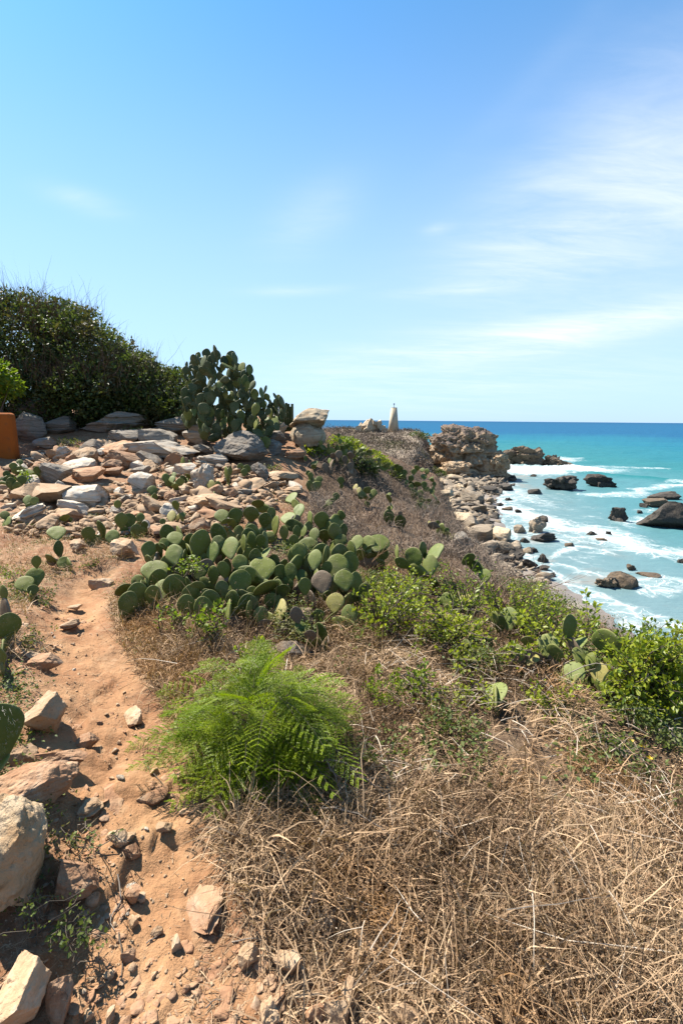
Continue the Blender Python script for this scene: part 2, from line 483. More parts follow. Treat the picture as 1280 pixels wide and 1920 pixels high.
def padmat(name, c1, c2, c3, rim, spots=(.30, .27, .16)):
    m, n, b = mat(name)
    O = objc(n); P = pos(n); r = rnd(n)
    c = n.mix(r, c1, c2)
    c = n.mix(n.rmp(n.noise(P, 9, 4, .6), .5, .72, 0, .7), c, c3)
    c = n.mix(n.rmp(n.noise(P, 60, 3, .6), .55, .75, 0, .25), c, (.4, .42, .28))
    v = n.vor(n.scale(O, (1, .15, 1)), 7.5, rand=.35)
    c = n.mix(n.rmp(v, .17, .08), c, spots)
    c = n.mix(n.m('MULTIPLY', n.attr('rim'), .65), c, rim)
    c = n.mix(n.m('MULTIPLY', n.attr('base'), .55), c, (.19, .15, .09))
    scar = n.rmp(n.noise(P, 17, 5, .75, .6), .64, .70)
    c = n.mix(n.m('MULTIPLY', scar, .8), c, (.27, .22, .13))
    c = n.mix(n.rmp(n.noise(P, 5, 4, .7), .5, .75, 0, .3), c, (.36, .30, .20))
    setp(b, n, Base_Color=c, Roughness=.6, Specular_IOR_Level=.2)
    h = n.m('ADD', n.m('MULTIPLY', n.noise(P, 25, 3, .6), .4), n.rmp(v, .2, .05))
    n.l.new(n.bump(h, .35, .008), b.inputs['Normal'])
    return m


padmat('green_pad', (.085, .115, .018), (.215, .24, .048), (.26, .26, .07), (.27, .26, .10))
padmat('lit_pale_pad', (.15, .195, .04), (.235, .27, .07), (.28, .28, .09), (.33, .29, .10))  # lighter, yellower pads; on sunward ones the sunlit look is in the colour
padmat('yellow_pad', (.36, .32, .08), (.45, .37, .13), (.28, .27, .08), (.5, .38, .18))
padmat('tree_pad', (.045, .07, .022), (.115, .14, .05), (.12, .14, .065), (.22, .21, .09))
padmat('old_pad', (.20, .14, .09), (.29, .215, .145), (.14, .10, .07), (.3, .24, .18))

m, n, b = mat('spine'); setp(b, n, Base_Color=(.7, .66, .55), Roughness=.5)
m, n, b = mat('orange_plaster')
P = pos(n); g = n.noise(P, 3, 5, .6)
setp(b, n, Base_Color=n.mix(n.rmp(n.noise(P, 7, 6, .7), .52, .68, 0, .6), n.mix(g, (.40, .10, .014), (.50, .145, .022)), (.26, .10, .04)), Roughness=.9, Specular_IOR_Level=.2)
n.l.new(n.bump(n.noise(P, 30, 4, .6), .3, .01), b.inputs['Normal'])
m, n, b = mat('tower_masonry')
P = pos(n); g = n.noise(P, 1.4, 5, .6)
setp(b, n, Base_Color=n.mix(g, (.64, .51, .35), (.75, .63, .46)), Roughness=.9, Specular_IOR_Level=.2)
m, n, b = mat('lamp_metal'); setp(b, n, Base_Color=(.12, .19, .22), Roughness=.5, Metallic=.4)
m, n, b = mat('dry_wood'); P = pos(n)
setp(b, n, Base_Color=n.mix(n.noise(P, 12, 4, .7), (.40, .35, .29), (.58, .52, .45)), Roughness=.85)

# ------------------------------------------------------------------ sea
m, n, b = mat('sea_water')
P = pos(n); off, foam, swell_shade = n.attr('offshore'), n.attr('foam'), n.attr('face')
sx = n.new('ShaderNodeSeparateXYZ'); n.l.new(P, sx.inputs[0])
big = n.noise(n.scale(P, (.012, .03, 1)), 1.0, 4, .6)
o2 = n.m('ADD', off, n.m('MULTIPLY', n.m('SUBTRACT', big, .5), n.m('MULTIPLY', off, .7)))
c = n.mix(n.rmp(o2, 2, 22), (.175, .285, .305), (.085, .25, .28))
c = n.mix(n.rmp(o2, 22, 60), c, (.035, .21, .235))
c = n.mix(n.rmp(o2, 55, 160), c, (.016, .19, .265))
c = n.mix(n.rmp(o2, 120, 330), c, (.006, .105, .24))
c = n.mix(n.rmp(o2, 400, 4000), c, (.006, .085, .21))
c = n.mix(n.m('MULTIPLY', n.m('MULTIPLY', n.noise(n.scale(P, (.05, .02, 1)), 1.0, 5, .65), n.rmp(o2, 60, 160)), .35), c, (.02, .17, .27))
c = n.mix(swell_shade, c, (.012, .19, .20))  # darker teal puts the wave front's shading into the water colour
silt = n.m('MULTIPLY', n.rmp(n.noise(P, .22, 5, .6), .48, .7, 0, .7), n.rmp(off, 14, 0))
c = n.mix(silt, c, (.37, .33, .28))
# foam: broad fields broken into lace
wp = n.new('ShaderNodeTexNoise'); n.l.new(P, wp.inputs['Vector']); wp.inputs['Scale'].default_value = .35; wp.inputs['Detail'].default_value = 4
pw_ = n.vm('ADD', P, n.vm('MULTIPLY', wp.outputs['Color'], (3.2, 3.2, 0)))
lace = n.m('MINIMUM', n.vor(pw_, .55, 'DISTANCE_TO_EDGE'), n.m('MULTIPLY', n.vor(pw_, 1.5, 'DISTANCE_TO_EDGE'), 1.7))
lace = n.rmp(lace, .10, .0)
fn = n.noise(pw_, .8, 8, .72)
fk = n.m('ADD', foam, n.m('MULTIPLY', n.m('SUBTRACT', fn, .5), n.m('MULTIPLY', n.rmp(foam, 0, .35), 1.5)))
fsolid = n.m('MULTIPLY', n.rmp(fk, .5, 1.0), .95)
flace = n.m('MULTIPLY', n.m('MULTIPLY', lace, n.rmp(fk, .1, .45)), .6)
F = n.m('MAXIMUM', fsolid, flace, clamp=True)
c = n.mix(n.m('MULTIPLY', n.rmp(fk, .1, .6), .35), c, (.45, .6, .6))
c = n.mix(F, c, (.82, .85, .86))
setp(b, n, Base_Color=c, Roughness=.9, Specular_IOR_Level=0.0)
gl = n.new('ShaderNodeBsdfGlossy'); gl.inputs['Roughness'].default_value = .25; gl.inputs['Color'].default_value = (.9, .95, 1, 1)
mx = n.new('ShaderNodeMixShader'); n.put(mx.inputs[0], n.m('MULTIPLY', n.m('SUBTRACT', 1.0, F), .085)); n.l.new(b.outputs[0], mx.inputs[1]); n.l.new(gl.outputs[0], mx.inputs[2]); n.l.new(mx.outputs[0], n.n['Material Output'].inputs[0])
hw = n.m('ADD', n.m('MULTIPLY', n.noise(n.scale(P, (.5, 1.0, 1)), .8, 6, .6), 1.0), n.m('MULTIPLY', F, .35))
bmp = n.bump(hw, .45, .5); n.l.new(bmp, b.inputs['Normal']); n.l.new(bmp, gl.inputs['Normal'])


def polar(th, rr):
    T_, R_ = np.meshgrid(th, rr)
    return (R_ * np.sin(T_)).ravel(), (R_ * np.cos(T_)).ravel()


def gridfaces(nr, nt, close=False):
    i = np.arange(nr - 1)[:, None]; j = np.arange(nt if close else nt - 1)[None, :]
    j2 = (j + 1) % nt
    return np.stack([i * nt + j + 0 * i, i * nt + j2, (i + 1) * nt + j2, (i + 1) * nt + j], -1).reshape(-1, 4)


def seapt(px, py):
    d = ray(px, py); t = (SEA - EYE[2]) / d[2]; return (EYE + d * t)[:2]


th = np.concatenate([np.linspace(R(-180), R(-12), 40, endpoint=False), np.linspace(R(-12), R(44), 420, endpoint=False), np.linspace(R(44), R(180), 40, endpoint=False)])
rr = np.concatenate([np.geomspace(12, 300, 480, endpoint=False), np.geomspace(300, 60000, 60)])
x, y = polar(th, rr)
off = np.minimum(np.maximum(x - xs_f(y), 0) + np.maximum(-(x - xs_f(y)), 0) * -1, 1e5)
off = np.where(y > 118, np.maximum(off, (y - 140) * .8), off)


def seg_d(x, y, pts):
    best = np.full(len(x), 1e9)
    for (ax, ay), (bx, by) in zip(pts[:-1], pts[1:]):
        L = (bx - ax) ** 2 + (by - ay) ** 2
        t = np.clip(((x - ax) * (bx - ax) + (y - ay) * (by - ay)) / L, 0, 1)
        best = np.minimum(best, np.hypot(x - ax - t * (bx - ax), y - ay - t * (by - ay)))
    return best


p2 = np.column_stack([x, y])
wx = x + 1.6 * fbm(p2 / 6, 4, 101); wy = y + 2.2 * fbm(p2 / 6, 4, 111)
foam = np.zeros(len(x))
for pts, wd, amp in [
        ([(900, 900), (928, 935), (960, 962), (1044, 985), (1110, 995), (1179, 1018), (1215, 1032), (1290, 1037)], 2.8, .86),
        ([(960, 985), (1040, 1010), (1120, 1012)], 3.0, .45), ([(930, 915), (985, 935)], 4, .5),
        ([(1125, 932), (1180, 926), (1210, 918), (1290, 908)], 2.0, .75), ([(1190, 985), (1225, 965)], 3.0, .5),
        ([(940, 880), (1000, 884), (1050, 882), (1100, 880)], 7.0, 1.25), ([(965, 868), (1060, 862)], 5, .8), ([(1100, 874), (1230, 877)], 3.0, .45), ([(1040, 857), (1070, 861)], 4, .7),
        ([(1050, 1042), (1085, 1028), (1110, 1035)], .7, .75), ([(1010, 1080), (1060, 1060), (1120, 1085)], 1.0, .5),
        ([(960, 1100), (1050, 1120), (1120, 1150), (1290, 1185)], 1.2, .55), ([(1190, 1115), (1240, 1092), (1290, 1100)], 1.0, .5), ([(1120, 1045), (1200, 1035), (1290, 1052)], 1.4, .42),
        ([(980, 1030), (990, 1070), (960, 1110)], 1.2, .6), ([(930, 1080), (980, 1130), (1060, 1150)], 1.2, .7)]:
    foam = np.maximum(foam, amp * np.exp(-(seg_d(wx, wy, [seapt(*q) for q in pts]) / wd) ** 2))
foam = np.maximum(foam, .21 * sst(26, 6, off) * (0.6 + .5 * fbm(p2 / 5, 3, 121)) * sst(150, 110, y))
foam = np.maximum(foam, .5 * np.exp(-((off - 0.6 - 1.0 * fbm(p2 / 4, 3, 131)) / 1.0) ** 2) * (y < 125))
# a few thin wave crests farther out
crest = np.sin((wy * .25 - off * .52) * .5) ** 8 * sst(.15, .6, fbm(p2 / np.array([30, 9]), 3, 141)) * sst(25, 40, off) * sst(300, 150, off)
foam = np.maximum(foam, .12 * crest)
reef = np.exp(-(seg_d(wx, wy, [seapt(*q) for q in [(945, 876), (1000, 878), (1070, 879)]]) / 5.0) ** 2)
# the standing wave about to break behind the two dark rocks
wave_pts = [seapt(*q) for q in [(1030, 886), (1100, 889), (1180, 896), (1290, 907), (1400, 922)]]
wd_ = seg_d(x, y, wave_pts); face = np.exp(-(wd_ / 3.2) ** 2) * .9  # face masks the shading painted on the wave front
amp_far = sst(20, 60, off)
z = SEA + 0.55 * np.exp(-(wd_ / 4.0) ** 2) + .12 * fbm(p2 / 4.0, 3, 151) * sst(1, 12, off) + .25 * amp_far * fbm(p2 / np.array([22, 9]), 3, 161) * sst(900, 300, off) + .10 * foam * sst(1, 6, off) + reef * (.45 + .5 * np.abs(fbm(p2 / 1.5, 4, 191)))
me = mk('sea', np.column_stack([x, y, z]), gridfaces(len(rr), len(th), True), [MAT['sea_water']], True, {'offshore': off, 'foam': foam, 'face': face})
tag(link('sea', me), 'turquoise sea with white foam washing over the rocks', kind='structure')

GLY = [0, 1, 1.5, 2, 2.5, 3, 3.5, 4, 4.4, 5, 6, 7, 9, 11, 13.5]
GLX = [-.1, -.27, -.5, -.76, -.97, -1.25, -1.6, -1.95, -2.0, -1.5, -1.0, -.6, -.7, -.8, -.9]

# ------------------------------------------------------------------ land sheet (split into path, hillside, headland and beach)
th = np.concatenate([np.linspace(R(-180), R(-46), 60, endpoint=False), np.linspace(R(-46), R(46), 430, endpoint=False), np.linspace(R(46), R(180), 60, endpoint=False)])
rr = np.concatenate([[0.02, .15, .3], np.geomspace(.42, 16, 400, endpoint=False), np.geomspace(16, 210, 210)])
x, y = polar(th, rr); z = surf(x, y); pd = path_d(x, y)
p2 = np.column_stack([x, y])
a_path = sst(.16, -.10, pd + .10 * fbm(p2 / .22, 3, 171))
a_beach = np.maximum(sst(-6.8, -8.8, z), 0) * (y < 160)
a_far = sst(16, 24, y)
lit = sst(.08, .35, pd + .12 * fbm(p2 / .3, 3, 181)) * sst(-.15, .25, x - np.interp(y, GLY, GLX)) * sst(16, 12, y)
F = gridfaces(len(rr), len(th), True)
fc = F[:, 0]
cls = np.where(z[fc] < -8.0, 3, np.where(y[fc] > 16, 2, np.where((pd[fc] < .02) & (y[fc] < 9), 0, 1)))
V = np.column_stack([x, y, z])
for k, (nm, lb) in enumerate([('path', 'narrow trodden reddish dirt path'), ('hillside', 'dry coastal slope of reddish dirt and straw'),
                              ('headland', 'brown scrubby headland running out to the tower'), ('beach', 'grey sand and rubble beach below the slope')]):
    f = F[cls == k]; u, inv = np.unique(f, return_inverse=True)
    me = mk(nm, V[u], inv.reshape(-1, 4), [MAT['earth']], True, {'path': a_path[u], 'beach': a_beach[u], 'far': a_far[u], 'litter': lit[u]})
    tag(link(nm, me), lb, kind='structure')

# ------------------------------------------------------------------ rocks: shared shapes
import bmesh


def ico(sub):
    bm = bmesh.new(); bmesh.ops.create_icosphere(bm, subdivisions=sub, radius=1.0)
    v = np.array([q.co[:] for q in bm.verts]); f = np.array([[q.index for q in p.verts] for p in bm.faces]); bm.free()
    return v, f


ICO = {k: ico(k) for k in (1, 2, 3, 4, 5, 6, 7)}


def rockshape(seed, kind, sub=4):
    g = np.random.default_rng(seed); v, f = ICO[sub]; v = v.copy()
    asp = {'block': (1, .9, .85), 'slab': (1, .75, .42), 'round': (1, .9, .8), 'jag': (1, .8, .9), 'crag': (1, .9, .8)}[kind]
    npl = {'block': 14, 'slab': 12, 'round': 15, 'jag': 20, 'crag': 14}[kind]
    lo, hi = {'block': (.36, .62), 'slab': (.36, .66), 'round': (.58, .85), 'jag': (.34, .72), 'crag': (.5, .9)}[kind]
    k = {'block': .97, 'slab': .97, 'round': .8, 'jag': .97, 'crag': .9}[kind]
    if kind == 'crag':
        v = np.sign(v) * np.abs(v) ** np.array([.74, .74, .5]); v /= np.abs(v).max(0)
    for _ in range(npl if kind != 'crag' else 0):
        q = g.normal(size=3); q /= np.linalg.norm(q); d = g.uniform(lo, hi)
        s = v @ q - d; v -= np.where(s > 0, s * k, 0)[:, None] * q
    if kind == 'slab':                                   # stepped edges of the layers
        zc = v[:, 2]; L = g.integers(3, 6)
        stp = (_h((np.floor(zc * L + .3 * vn(v * 1.3, seed)) + 50).astype(np.int64), np.zeros(len(v), np.int64), np.zeros(len(v), np.int64), seed) * .13)
        v[:, :2] *= (1 + stp)[:, None]
    nrm = v / np.maximum(np.linalg.norm(v, axis=1), 1e-6)[:, None]
    a = {'block': .045, 'slab': .04, 'round': .055, 'jag': .10, 'crag': .08}[kind]
    v = v + nrm * (a * fbm(v * 2.2 + seed, 4, seed) + a * .8 * np.abs(fbm(v * 5 + seed, 4, seed + 5)) - a * .4)[:, None]
    if kind == 'jag': v = v + nrm * (.16 * (1 - 2 * np.abs(vn(v * np.array([2.2, 2.2, 1.2]) + seed, seed + 21))) * (v[:, 2:3] > -.5).ravel())[:, None]
    if kind in ('jag', 'crag'):
        v[:, :] += nrm * (.13 * np.round(2.5 * vn(v * np.array([1.5, 1.5, 4]) + seed, seed + 9)) / 2.5)[:, None]
    v *= asp
    v -= (v.max(0) + v.min(0)) / 2; v /= (v.max(0) - v.min(0))
    v[:, 2] += .5
    me = mk('rock', v, f, None, True)
    me.set_sharp_from_angle(angle=R(24 if kind != 'round' else 32))
    return me


RS = {(k, s): [rockshape(100 * i + 7 * j + s, k, s + 1) for j in range(nj)] for i, (k, s, nj) in enumerate(
    [('block', 4, 7), ('slab', 4, 6), ('round', 4, 5), ('block', 3, 6), ('slab', 3, 5), ('round', 3, 4), ('jag', 4, 6), ('block', 2, 6), ('jag', 3, 5), ('jag', 2, 5), ('round', 5, 3), ('block', 5, 3)])}
_mc = {}


def shape_mat(me, m):
    k = (me.name, m)
    if k not in _mc:
        c_ = me.copy(); c_.materials.clear(); c_.materials.append(MAT[m]); _mc[k] = c_
    return _mc[k]


MARKS = []                                    # rocks with a label of their own, to say where the small stones lie
_CUT = set('in below under above behind before beside between with at on to left right against crossed lying sticking just nearest from seaward landward of along alone and wedged half touching by awash barely rising cut leaning crossing before showing deep hidden'.split())
_used = {}


def proj(p):
    v = np.asarray(p, float) - EYE; d = v.dot(FWD)
    return 640 + FPX * v.dot(RIGHT) / d, 960 - FPX * v.dot(UP) / d


def short_marks():
    out = {}
    for lb, p in MARKS:
        w_ = lb.split(); k = next((i for i, x_ in enumerate(w_) if x_ in _CUT), len(w_))
        s_ = ' '.join(w_[:k])
        if k >= 2: out.setdefault(s_, []).append(p)
    return [(s_, q[0]) for s_, q in out.items() if len(q) == 1]


def by_mark(p, size, what, marks, sizes=(.1, .2)):
    """a label for a small stone: its size, its look and the nearest rock that has a name"""
    sz = 'tiny' if size < sizes[0] else ('small' if size < sizes[1] else 'bigger')
    a = np.array(proj(p))
    for s_, q in sorted(marks, key=lambda m_: np.linalg.norm(np.array(proj(m_[1])) - a))[:14]:
        b_ = np.array(proj(q)); dx, dy = a - b_
        rel = ('right of' if dx > 0 else 'left of') if abs(dx) > abs(dy) * 1.3 else ('in front of' if dy > 0 else 'behind')
        for t_ in (f'{sz} {what} {rel} the {s_}',):
            if t_ not in _used and len(t_.split()) <= 16: _used[t_] = 1; return t_
    return None


def rock_at(p, size, kind, m, label, name='rock', cat='rock', group=None, sub=4, var=None, yaw=None, roll=0, pitch=0, sink=.14):
    L = RS[(kind, sub)]; me = L[(var if var is not None else int(rng.integers(100))) % len(L)]
    o = link(name, shape_mat(me, m))
    o.rotation_euler = Euler((R(pitch), R(roll), yaw if yaw is not None else rng.uniform(-.45, .45)), 'XYZ')
    o.scale = size
    o.location = (p[0], p[1], p[2] - size[2] * sink)
    if not group: MARKS.append((label, np.array(p, float)))
    return tag(o, label, cat, group)


def rock_px(px, pyb, w, h, kind, m, label, roll=0, d=None, name='rock', cat='rock', group=None, sub=4, var=None, ratio=.8, pitch=0, yaw=None, sink=.16, base=None):
    """a rock whose front foot is seen at (px, pyb) and which covers about w by h pixels of the photograph"""
    if d is None: p, d = hit(px, pyb - 1)
    else:
        p = EYE + ray(px, pyb) * d
        p = np.array([p[0], p[1], p[2] if base is None else base])
    v = p - EYE; th_ = math.atan2(-v[2], math.hypot(v[0], v[1])); s_, c_ = max(math.sin(th_), .03), math.cos(th_)
    W_ = w * d / FPX; H_ = h * d / FPX * 1.04
    z0 = {'block': .62, 'slab': .34, 'round': .66, 'jag': .8}[kind] * W_
    sy = min(max((H_ - .8 * z0 * c_) / s_, .6 * W_), 1.35 * W_) if s_ > .2 else ratio * W_
    if 'set in' in label or 'ledge crossing' in label:      # trodden stones, sunk almost flush
        z0 = .18 * W_; sy = min(max((H_ - .8 * z0 * c_) / s_, .5 * W_), 1.9 * W_); sink = .45
    sz = .2 * W_ if sink > .4 else min(max((H_ - .78 * sy * s_) / (.9 * c_), .26 * W_), 1.5 * W_)
    f = np.array([v[0], v[1], 0]); f /= np.linalg.norm(f)
    q = p + f * sy * .46
    zc = surf1(q[0], q[1]) if base is None and d < 30 else p[2]
    zc = min(zc, p[2] + sz * .35)
    return rock_at((q[0], q[1], zc), (W_ * 1.06, sy * 1.06, sz / (1 - sink)), kind, m, label, name, cat, group, sub, var, yaw if yaw is not None else -math.atan2(f[0], f[1]) + rng.uniform(-.3, .3), roll, pitch, sink)


# ------------------------------------------------------------------ headland: crag, low reef, boulder pile, tower
def bigrock(name, label, c, size, seed, kind='crag', m='crag_rock', sub=6, yaw=0, amp=.0, cat='rock', tilt=0):
    me = shape_mat(rockshape(seed, kind, sub), m); o = link(name, me)
    V = np.empty(len(me.vertices) * 3, np.float32); me.vertices.foreach_get('co', V); V = V.reshape(-1, 3)
    W = V * np.array(size)
    nr = V - np.array([0, 0, .45]); nr /= np.linalg.norm(nr, axis=1)[:, None]
    dip = np.array([.25, .1, 1.0])
    s = (W @ dip) / (.85)
    led = _h(np.floor(s + .6 * vn(W / 3, seed)).astype(np.int64), np.zeros(len(s), np.int64), np.zeros(len(s), np.int64), seed)
    W = W + nr * np.array([1, 1, .25]) * (amp * (.35 * led + .9 * fbm(W / 2.6, 5, seed + 3) - .6 * np.abs(fbm(W / 1.1, 3, seed + 8))))[:, None]
    me.vertices.foreach_set('co', W.astype(np.float32).ravel()); me.update()
    o.location = c; o.rotation_euler = (R(tilt), 0, yaw)
    return tag(o, label, cat)


# main crag: x 19..31 at about 100 m, top at eye level
bigrock('crag', 'big tan rock outcrop with a brown scrub top standing above the beach', (24.9, 102, -11.2), (14.2, 14, 12.2), 911, amp=1.5, sub=7, tilt=11)
bigrock('crag', 'lower craggy shoulder of pale rock at the seaward foot of the big outcrop', (30.6, 98, -10.6), (6.6, 9, 6.6), 923, amp=1.0, sub=6)
bigrock('crag', 'low tan spur of rock at the landward foot of the big outcrop', (22.0, 93.5, -10.6), (6.5, 6, 4.6), 935, amp=.8, sub=6)
for px, py, w_, h_, d_, sd, lb in [(992, 866, 62, 30, 127, 41, 'tallest brown hump of the reef beyond the big outcrop'), (962, 858, 46, 18, 131, 45, 'low brown rock between the outcrop and the reef hump'),
                                   (1032, 873, 46, 20, 126, 43, 'middle sloping brown rock of the reef beyond the outcrop'), (1054, 877, 34, 14, 125, 47, 'small brown rock at the seaward tip of the reef')]:
    p = EYE + ray(px, py) * d_
    q = d_ / FPX
    bigrock('reef_rock', lb, (p[0], p[1], SEA - .8), (w_ * q, w_ * q * .8, h_ * q + (p[2] - SEA) + .9), 900 + sd, 'jag', 'brown_sea_rock', 5, amp=.5)

tp = pw(737, 809, 116.0); tz = ground1(tp[0], tp[1]) - .3
t = tag(empty('beacon_tower', (tp[0], tp[1], tz)), 'tapering square tan stone beacon tower on the headland', 'tower')
t.rotation_euler = (0, 0, R(35))
Ht = pw(737, 765, 116.0)[2] - tz


def taper(w0, w1, z0, z1):
    V = [(sx * w_ / 2, sy * w_ / 2, z_) for w_, z_ in ((w0, z0), (w1, z1)) for sx, sy in ((-1, -1), (1, -1), (1, 1), (-1, 1))]
    return V, [(0, 3, 2, 1), (4, 5, 6, 7), (0, 1, 5, 4), (1, 2, 6, 5), (2, 3, 7, 6), (3, 0, 4, 7)]


def boxmesh(parts, name, m):
    V, F_ = [], []
    for v, f in parts:
        F_ += [tuple(i + len(V) for i in q) for q in f]; V += v
    return mk(name, V, F_, [MAT[m]])


link('shaft', boxmesh([taper(1.95, 1.02, -.1, Ht)], 'shaft', 'tower_masonry'), t)
link('cap_slab', boxmesh([taper(1.05, 1.05, Ht - .03, Ht + .1)], 'cap_slab', 'tower_masonry'), t)
link('plinth', boxmesh([taper(2.35, 2.25, -.5, .25)], 'plinth', 'tower_masonry'), t)
lp = link('lamp', boxmesh([taper(.08, .08, Ht + .12, Ht + .75), taper(.22, .26, Ht + .75, Ht + 1.0), taper(.26, .06, Ht + 1.0, Ht + 1.12)], 'lamp', 'lamp_metal'), t)
lp['kind'] = 'stuff'; del lp['kind']

HEAP = ['broad boulder in the centre of the pale heap beside the beacon tower', 'pale boulder landward of the broad one in the heap beside the tower', 'pale boulder between the broad one and the tower side of the heap', 'low boulder on the landward slope of the heap beside the tower',
        'low boulder on the tower side slope of the pale heap', 'landward one of the two upper boulders of the heap', 'tower side one of the two upper boulders of the heap', 'boulder under the upper ones facing the tower', 'boulder under the upper ones facing inland',
        'smallest outlying boulder at the inland end of the heap', 'outlying boulder of the heap nearest the tower', 'flat capstone at the very top of the pale boulder heap', 'boulder in the front row of the heap below the broad one', 'front row boulder at the inland foot of the heap', 'lowest front boulder spilling down from the pale heap']
for k, (px, py, w_, h_) in enumerate([(694, 806, 16, 18), (682, 808, 16, 16), (705, 806, 15, 16), (672, 811, 13, 12), (715, 808, 12, 11), (689, 797, 13, 10), (700, 796, 12, 9),
                                      (709, 800, 10, 10), (678, 801, 11, 9), (665, 812, 8, 7), (721, 809, 9, 8), (697, 790, 9, 5), (686, 812, 14, 10), (676, 819, 12, 10), (668, 822, 10, 8)]):
    rock_px(px, py + 3, w_ * 1.25, h_ * 1.2, 'block', 'cream_rock', HEAP[k], d=112 + (k % 3), name='boulder', group='boulder heap beside the tower', sub=3, cat='boulder')

# ------------------------------------------------------------------ rocks in the sea and along the beach
def sea_rock(px, pyb, w_, h_, m, label, kind='jag', var=None, roll=0, group=None, name='sea_rock'):
    d = ray(px, pyb); t = (SEA - EYE[2]) / d[2]; p = EYE + d * t
    q = w_ * t / FPX; hh = h_ * t / FPX
    return rock_at((p[0], p[1] + q * .3, SEA), (q * 1.05, q * .75, hh * 1.4), kind, m, label, name, 'sea rock', group, 4, var, None, roll, 0, .28)


for a in [
    (1057, 920, 60, 27, 'dark_sea_rock', 'jagged dark rock with a knob on its top in the surf beyond the foam', 'jag', 0),
    (1131, 914, 56, 22, 'dark_sea_rock', 'smooth backed dark rock beside the standing wave', 'jag', 1),
    (1006, 927, 32, 10, 'dark_sea_rock', 'flat dark rock awash landward of the knobbed rock', 'slab', 1),
    (1251, 938, 66, 15, 'dark_sea_rock', 'long flat dark rock shelf at the edge of the view', 'slab', 2),
    (1248, 952, 62, 16, 'brown_sea_rock', 'brown rock shelf just in front of the long flat dark shelf', 'slab', 3),
    (1268, 994, 92, 50, 'dark_sea_rock', 'largest dark rock with a sloping face rising from the water', 'block', 1),
    (1166, 979, 35, 26, 'dark_sea_rock', 'dark pyramid shaped rock standing alone in the foam', 'jag', 3),
    (1113, 1006, 20, 9, 'dark_sea_rock', 'small round dark rock in the wash below the pyramid rock', 'jag', 2),
    (1142, 1005, 12, 8, 'dark_sea_rock', 'tiny dark rock beside the small round one', 'jag', 3),
    (1175, 1104, 54, 28, 'brown_sea_rock', 'reddish brown domed rock in the shallow water', 'block', 3),
    (1140, 1104, 38, 20, 'brown_sea_rock', 'darker low rock leaning against the domed brown rock', 'jag', 0),
    (1184, 1070, 20, 10, 'brown_sea_rock', 'small tan topped rock beyond the domed brown rock', 'jag', 1),
    (1222, 1084, 40, 6, 'brown_sea_rock', 'reddish rock barely breaking the water', 'slab', 0),
    (1152, 962, 12, 6, 'dark_sea_rock', 'little dark rock behind the pyramid rock', 'jag', 0),
    (1208, 951, 14, 7, 'dark_sea_rock', 'small dark rock landward of the flat shelf', 'block', 2),
    (1200, 962, 14, 5, 'dark_sea_rock', 'thin dark rock below the small one beside the shelf', 'slab', 4),
    (1276, 1058, 14, 10, 'dark_sea_rock', 'dark rock cut by the edge of the view beyond the domed rock', 'jag', 4),
    (1024, 1017, 50, 18, 'dark_sea_rock', 'long dark rock lying flat in the first wash', 'slab', 5),
    (1007, 1000, 38, 30, 'beach_rock', 'tall tan topped rock at the tide line', 'jag', 4),
    (1018, 980, 20, 12, 'dark_sea_rock', 'dark rock behind the tall tide line rock', 'block', 4),
    (1020, 1055, 20, 16, 'dark_sea_rock', 'upright dark rock alone on the wet sand', 'jag', 2),
    (1034, 1082, 18, 8, 'dark_sea_rock', 'flat black rock lying at the foam edge', 'slab', 2),
    (985, 1018, 18, 9, 'dark_sea_rock', 'small black rock on wet sand landward of the long flat rock', 'jag', 2),
    (970, 1034, 16, 9, 'dark_sea_rock', 'black stone on the wet sand beside the tan beach boulder', 'block', 5),
    (1002, 1036, 14, 8, 'dark_sea_rock', 'small black stone between the upright rock and the beach', 'jag', 1),
    (1070, 1026, 22, 8, 'brown_sea_rock', 'brown rock awash near the curling ripple', 'slab', 1),
    (1132, 1016, 24, 6, 'brown_sea_rock', 'low brown rock awash below the two small round rocks', 'slab', 3),
    (976, 1000, 24, 14, 'beach_rock', 'brown boulder at the landward end of the tide line rocks', 'block', 0),
    (970, 1066, 22, 10, 'dark_sea_rock', 'dark rock at the foot of the grey beach boulder', 'block', 2),
    (952, 957, 22, 7, 'brown_sea_rock', 'flat brown rock at the edge of the main foam', 'slab', 2),
    (972, 962, 14, 6, 'dark_sea_rock', 'small rock just seaward of the flat brown one', 'jag', 1),
    (962, 903, 16, 6, 'brown_sea_rock', 'small brown rock off the foot of the outcrop', 'slab', 0),
    (1000, 894, 12, 5, 'dark_sea_rock', 'dark skerry nearest the breaking foam', 'block', 1)]:
    sea_rock(*a)


def beach_px(px, pyb, w_, h_, m, label, kind='block', var=None, group=None, roll=0, sub=4, name='beach_rock'):
    return rock_px(px, pyb, w_, h_, kind, m, label, roll, None, name, 'beach rock', group, sub, var, .85)


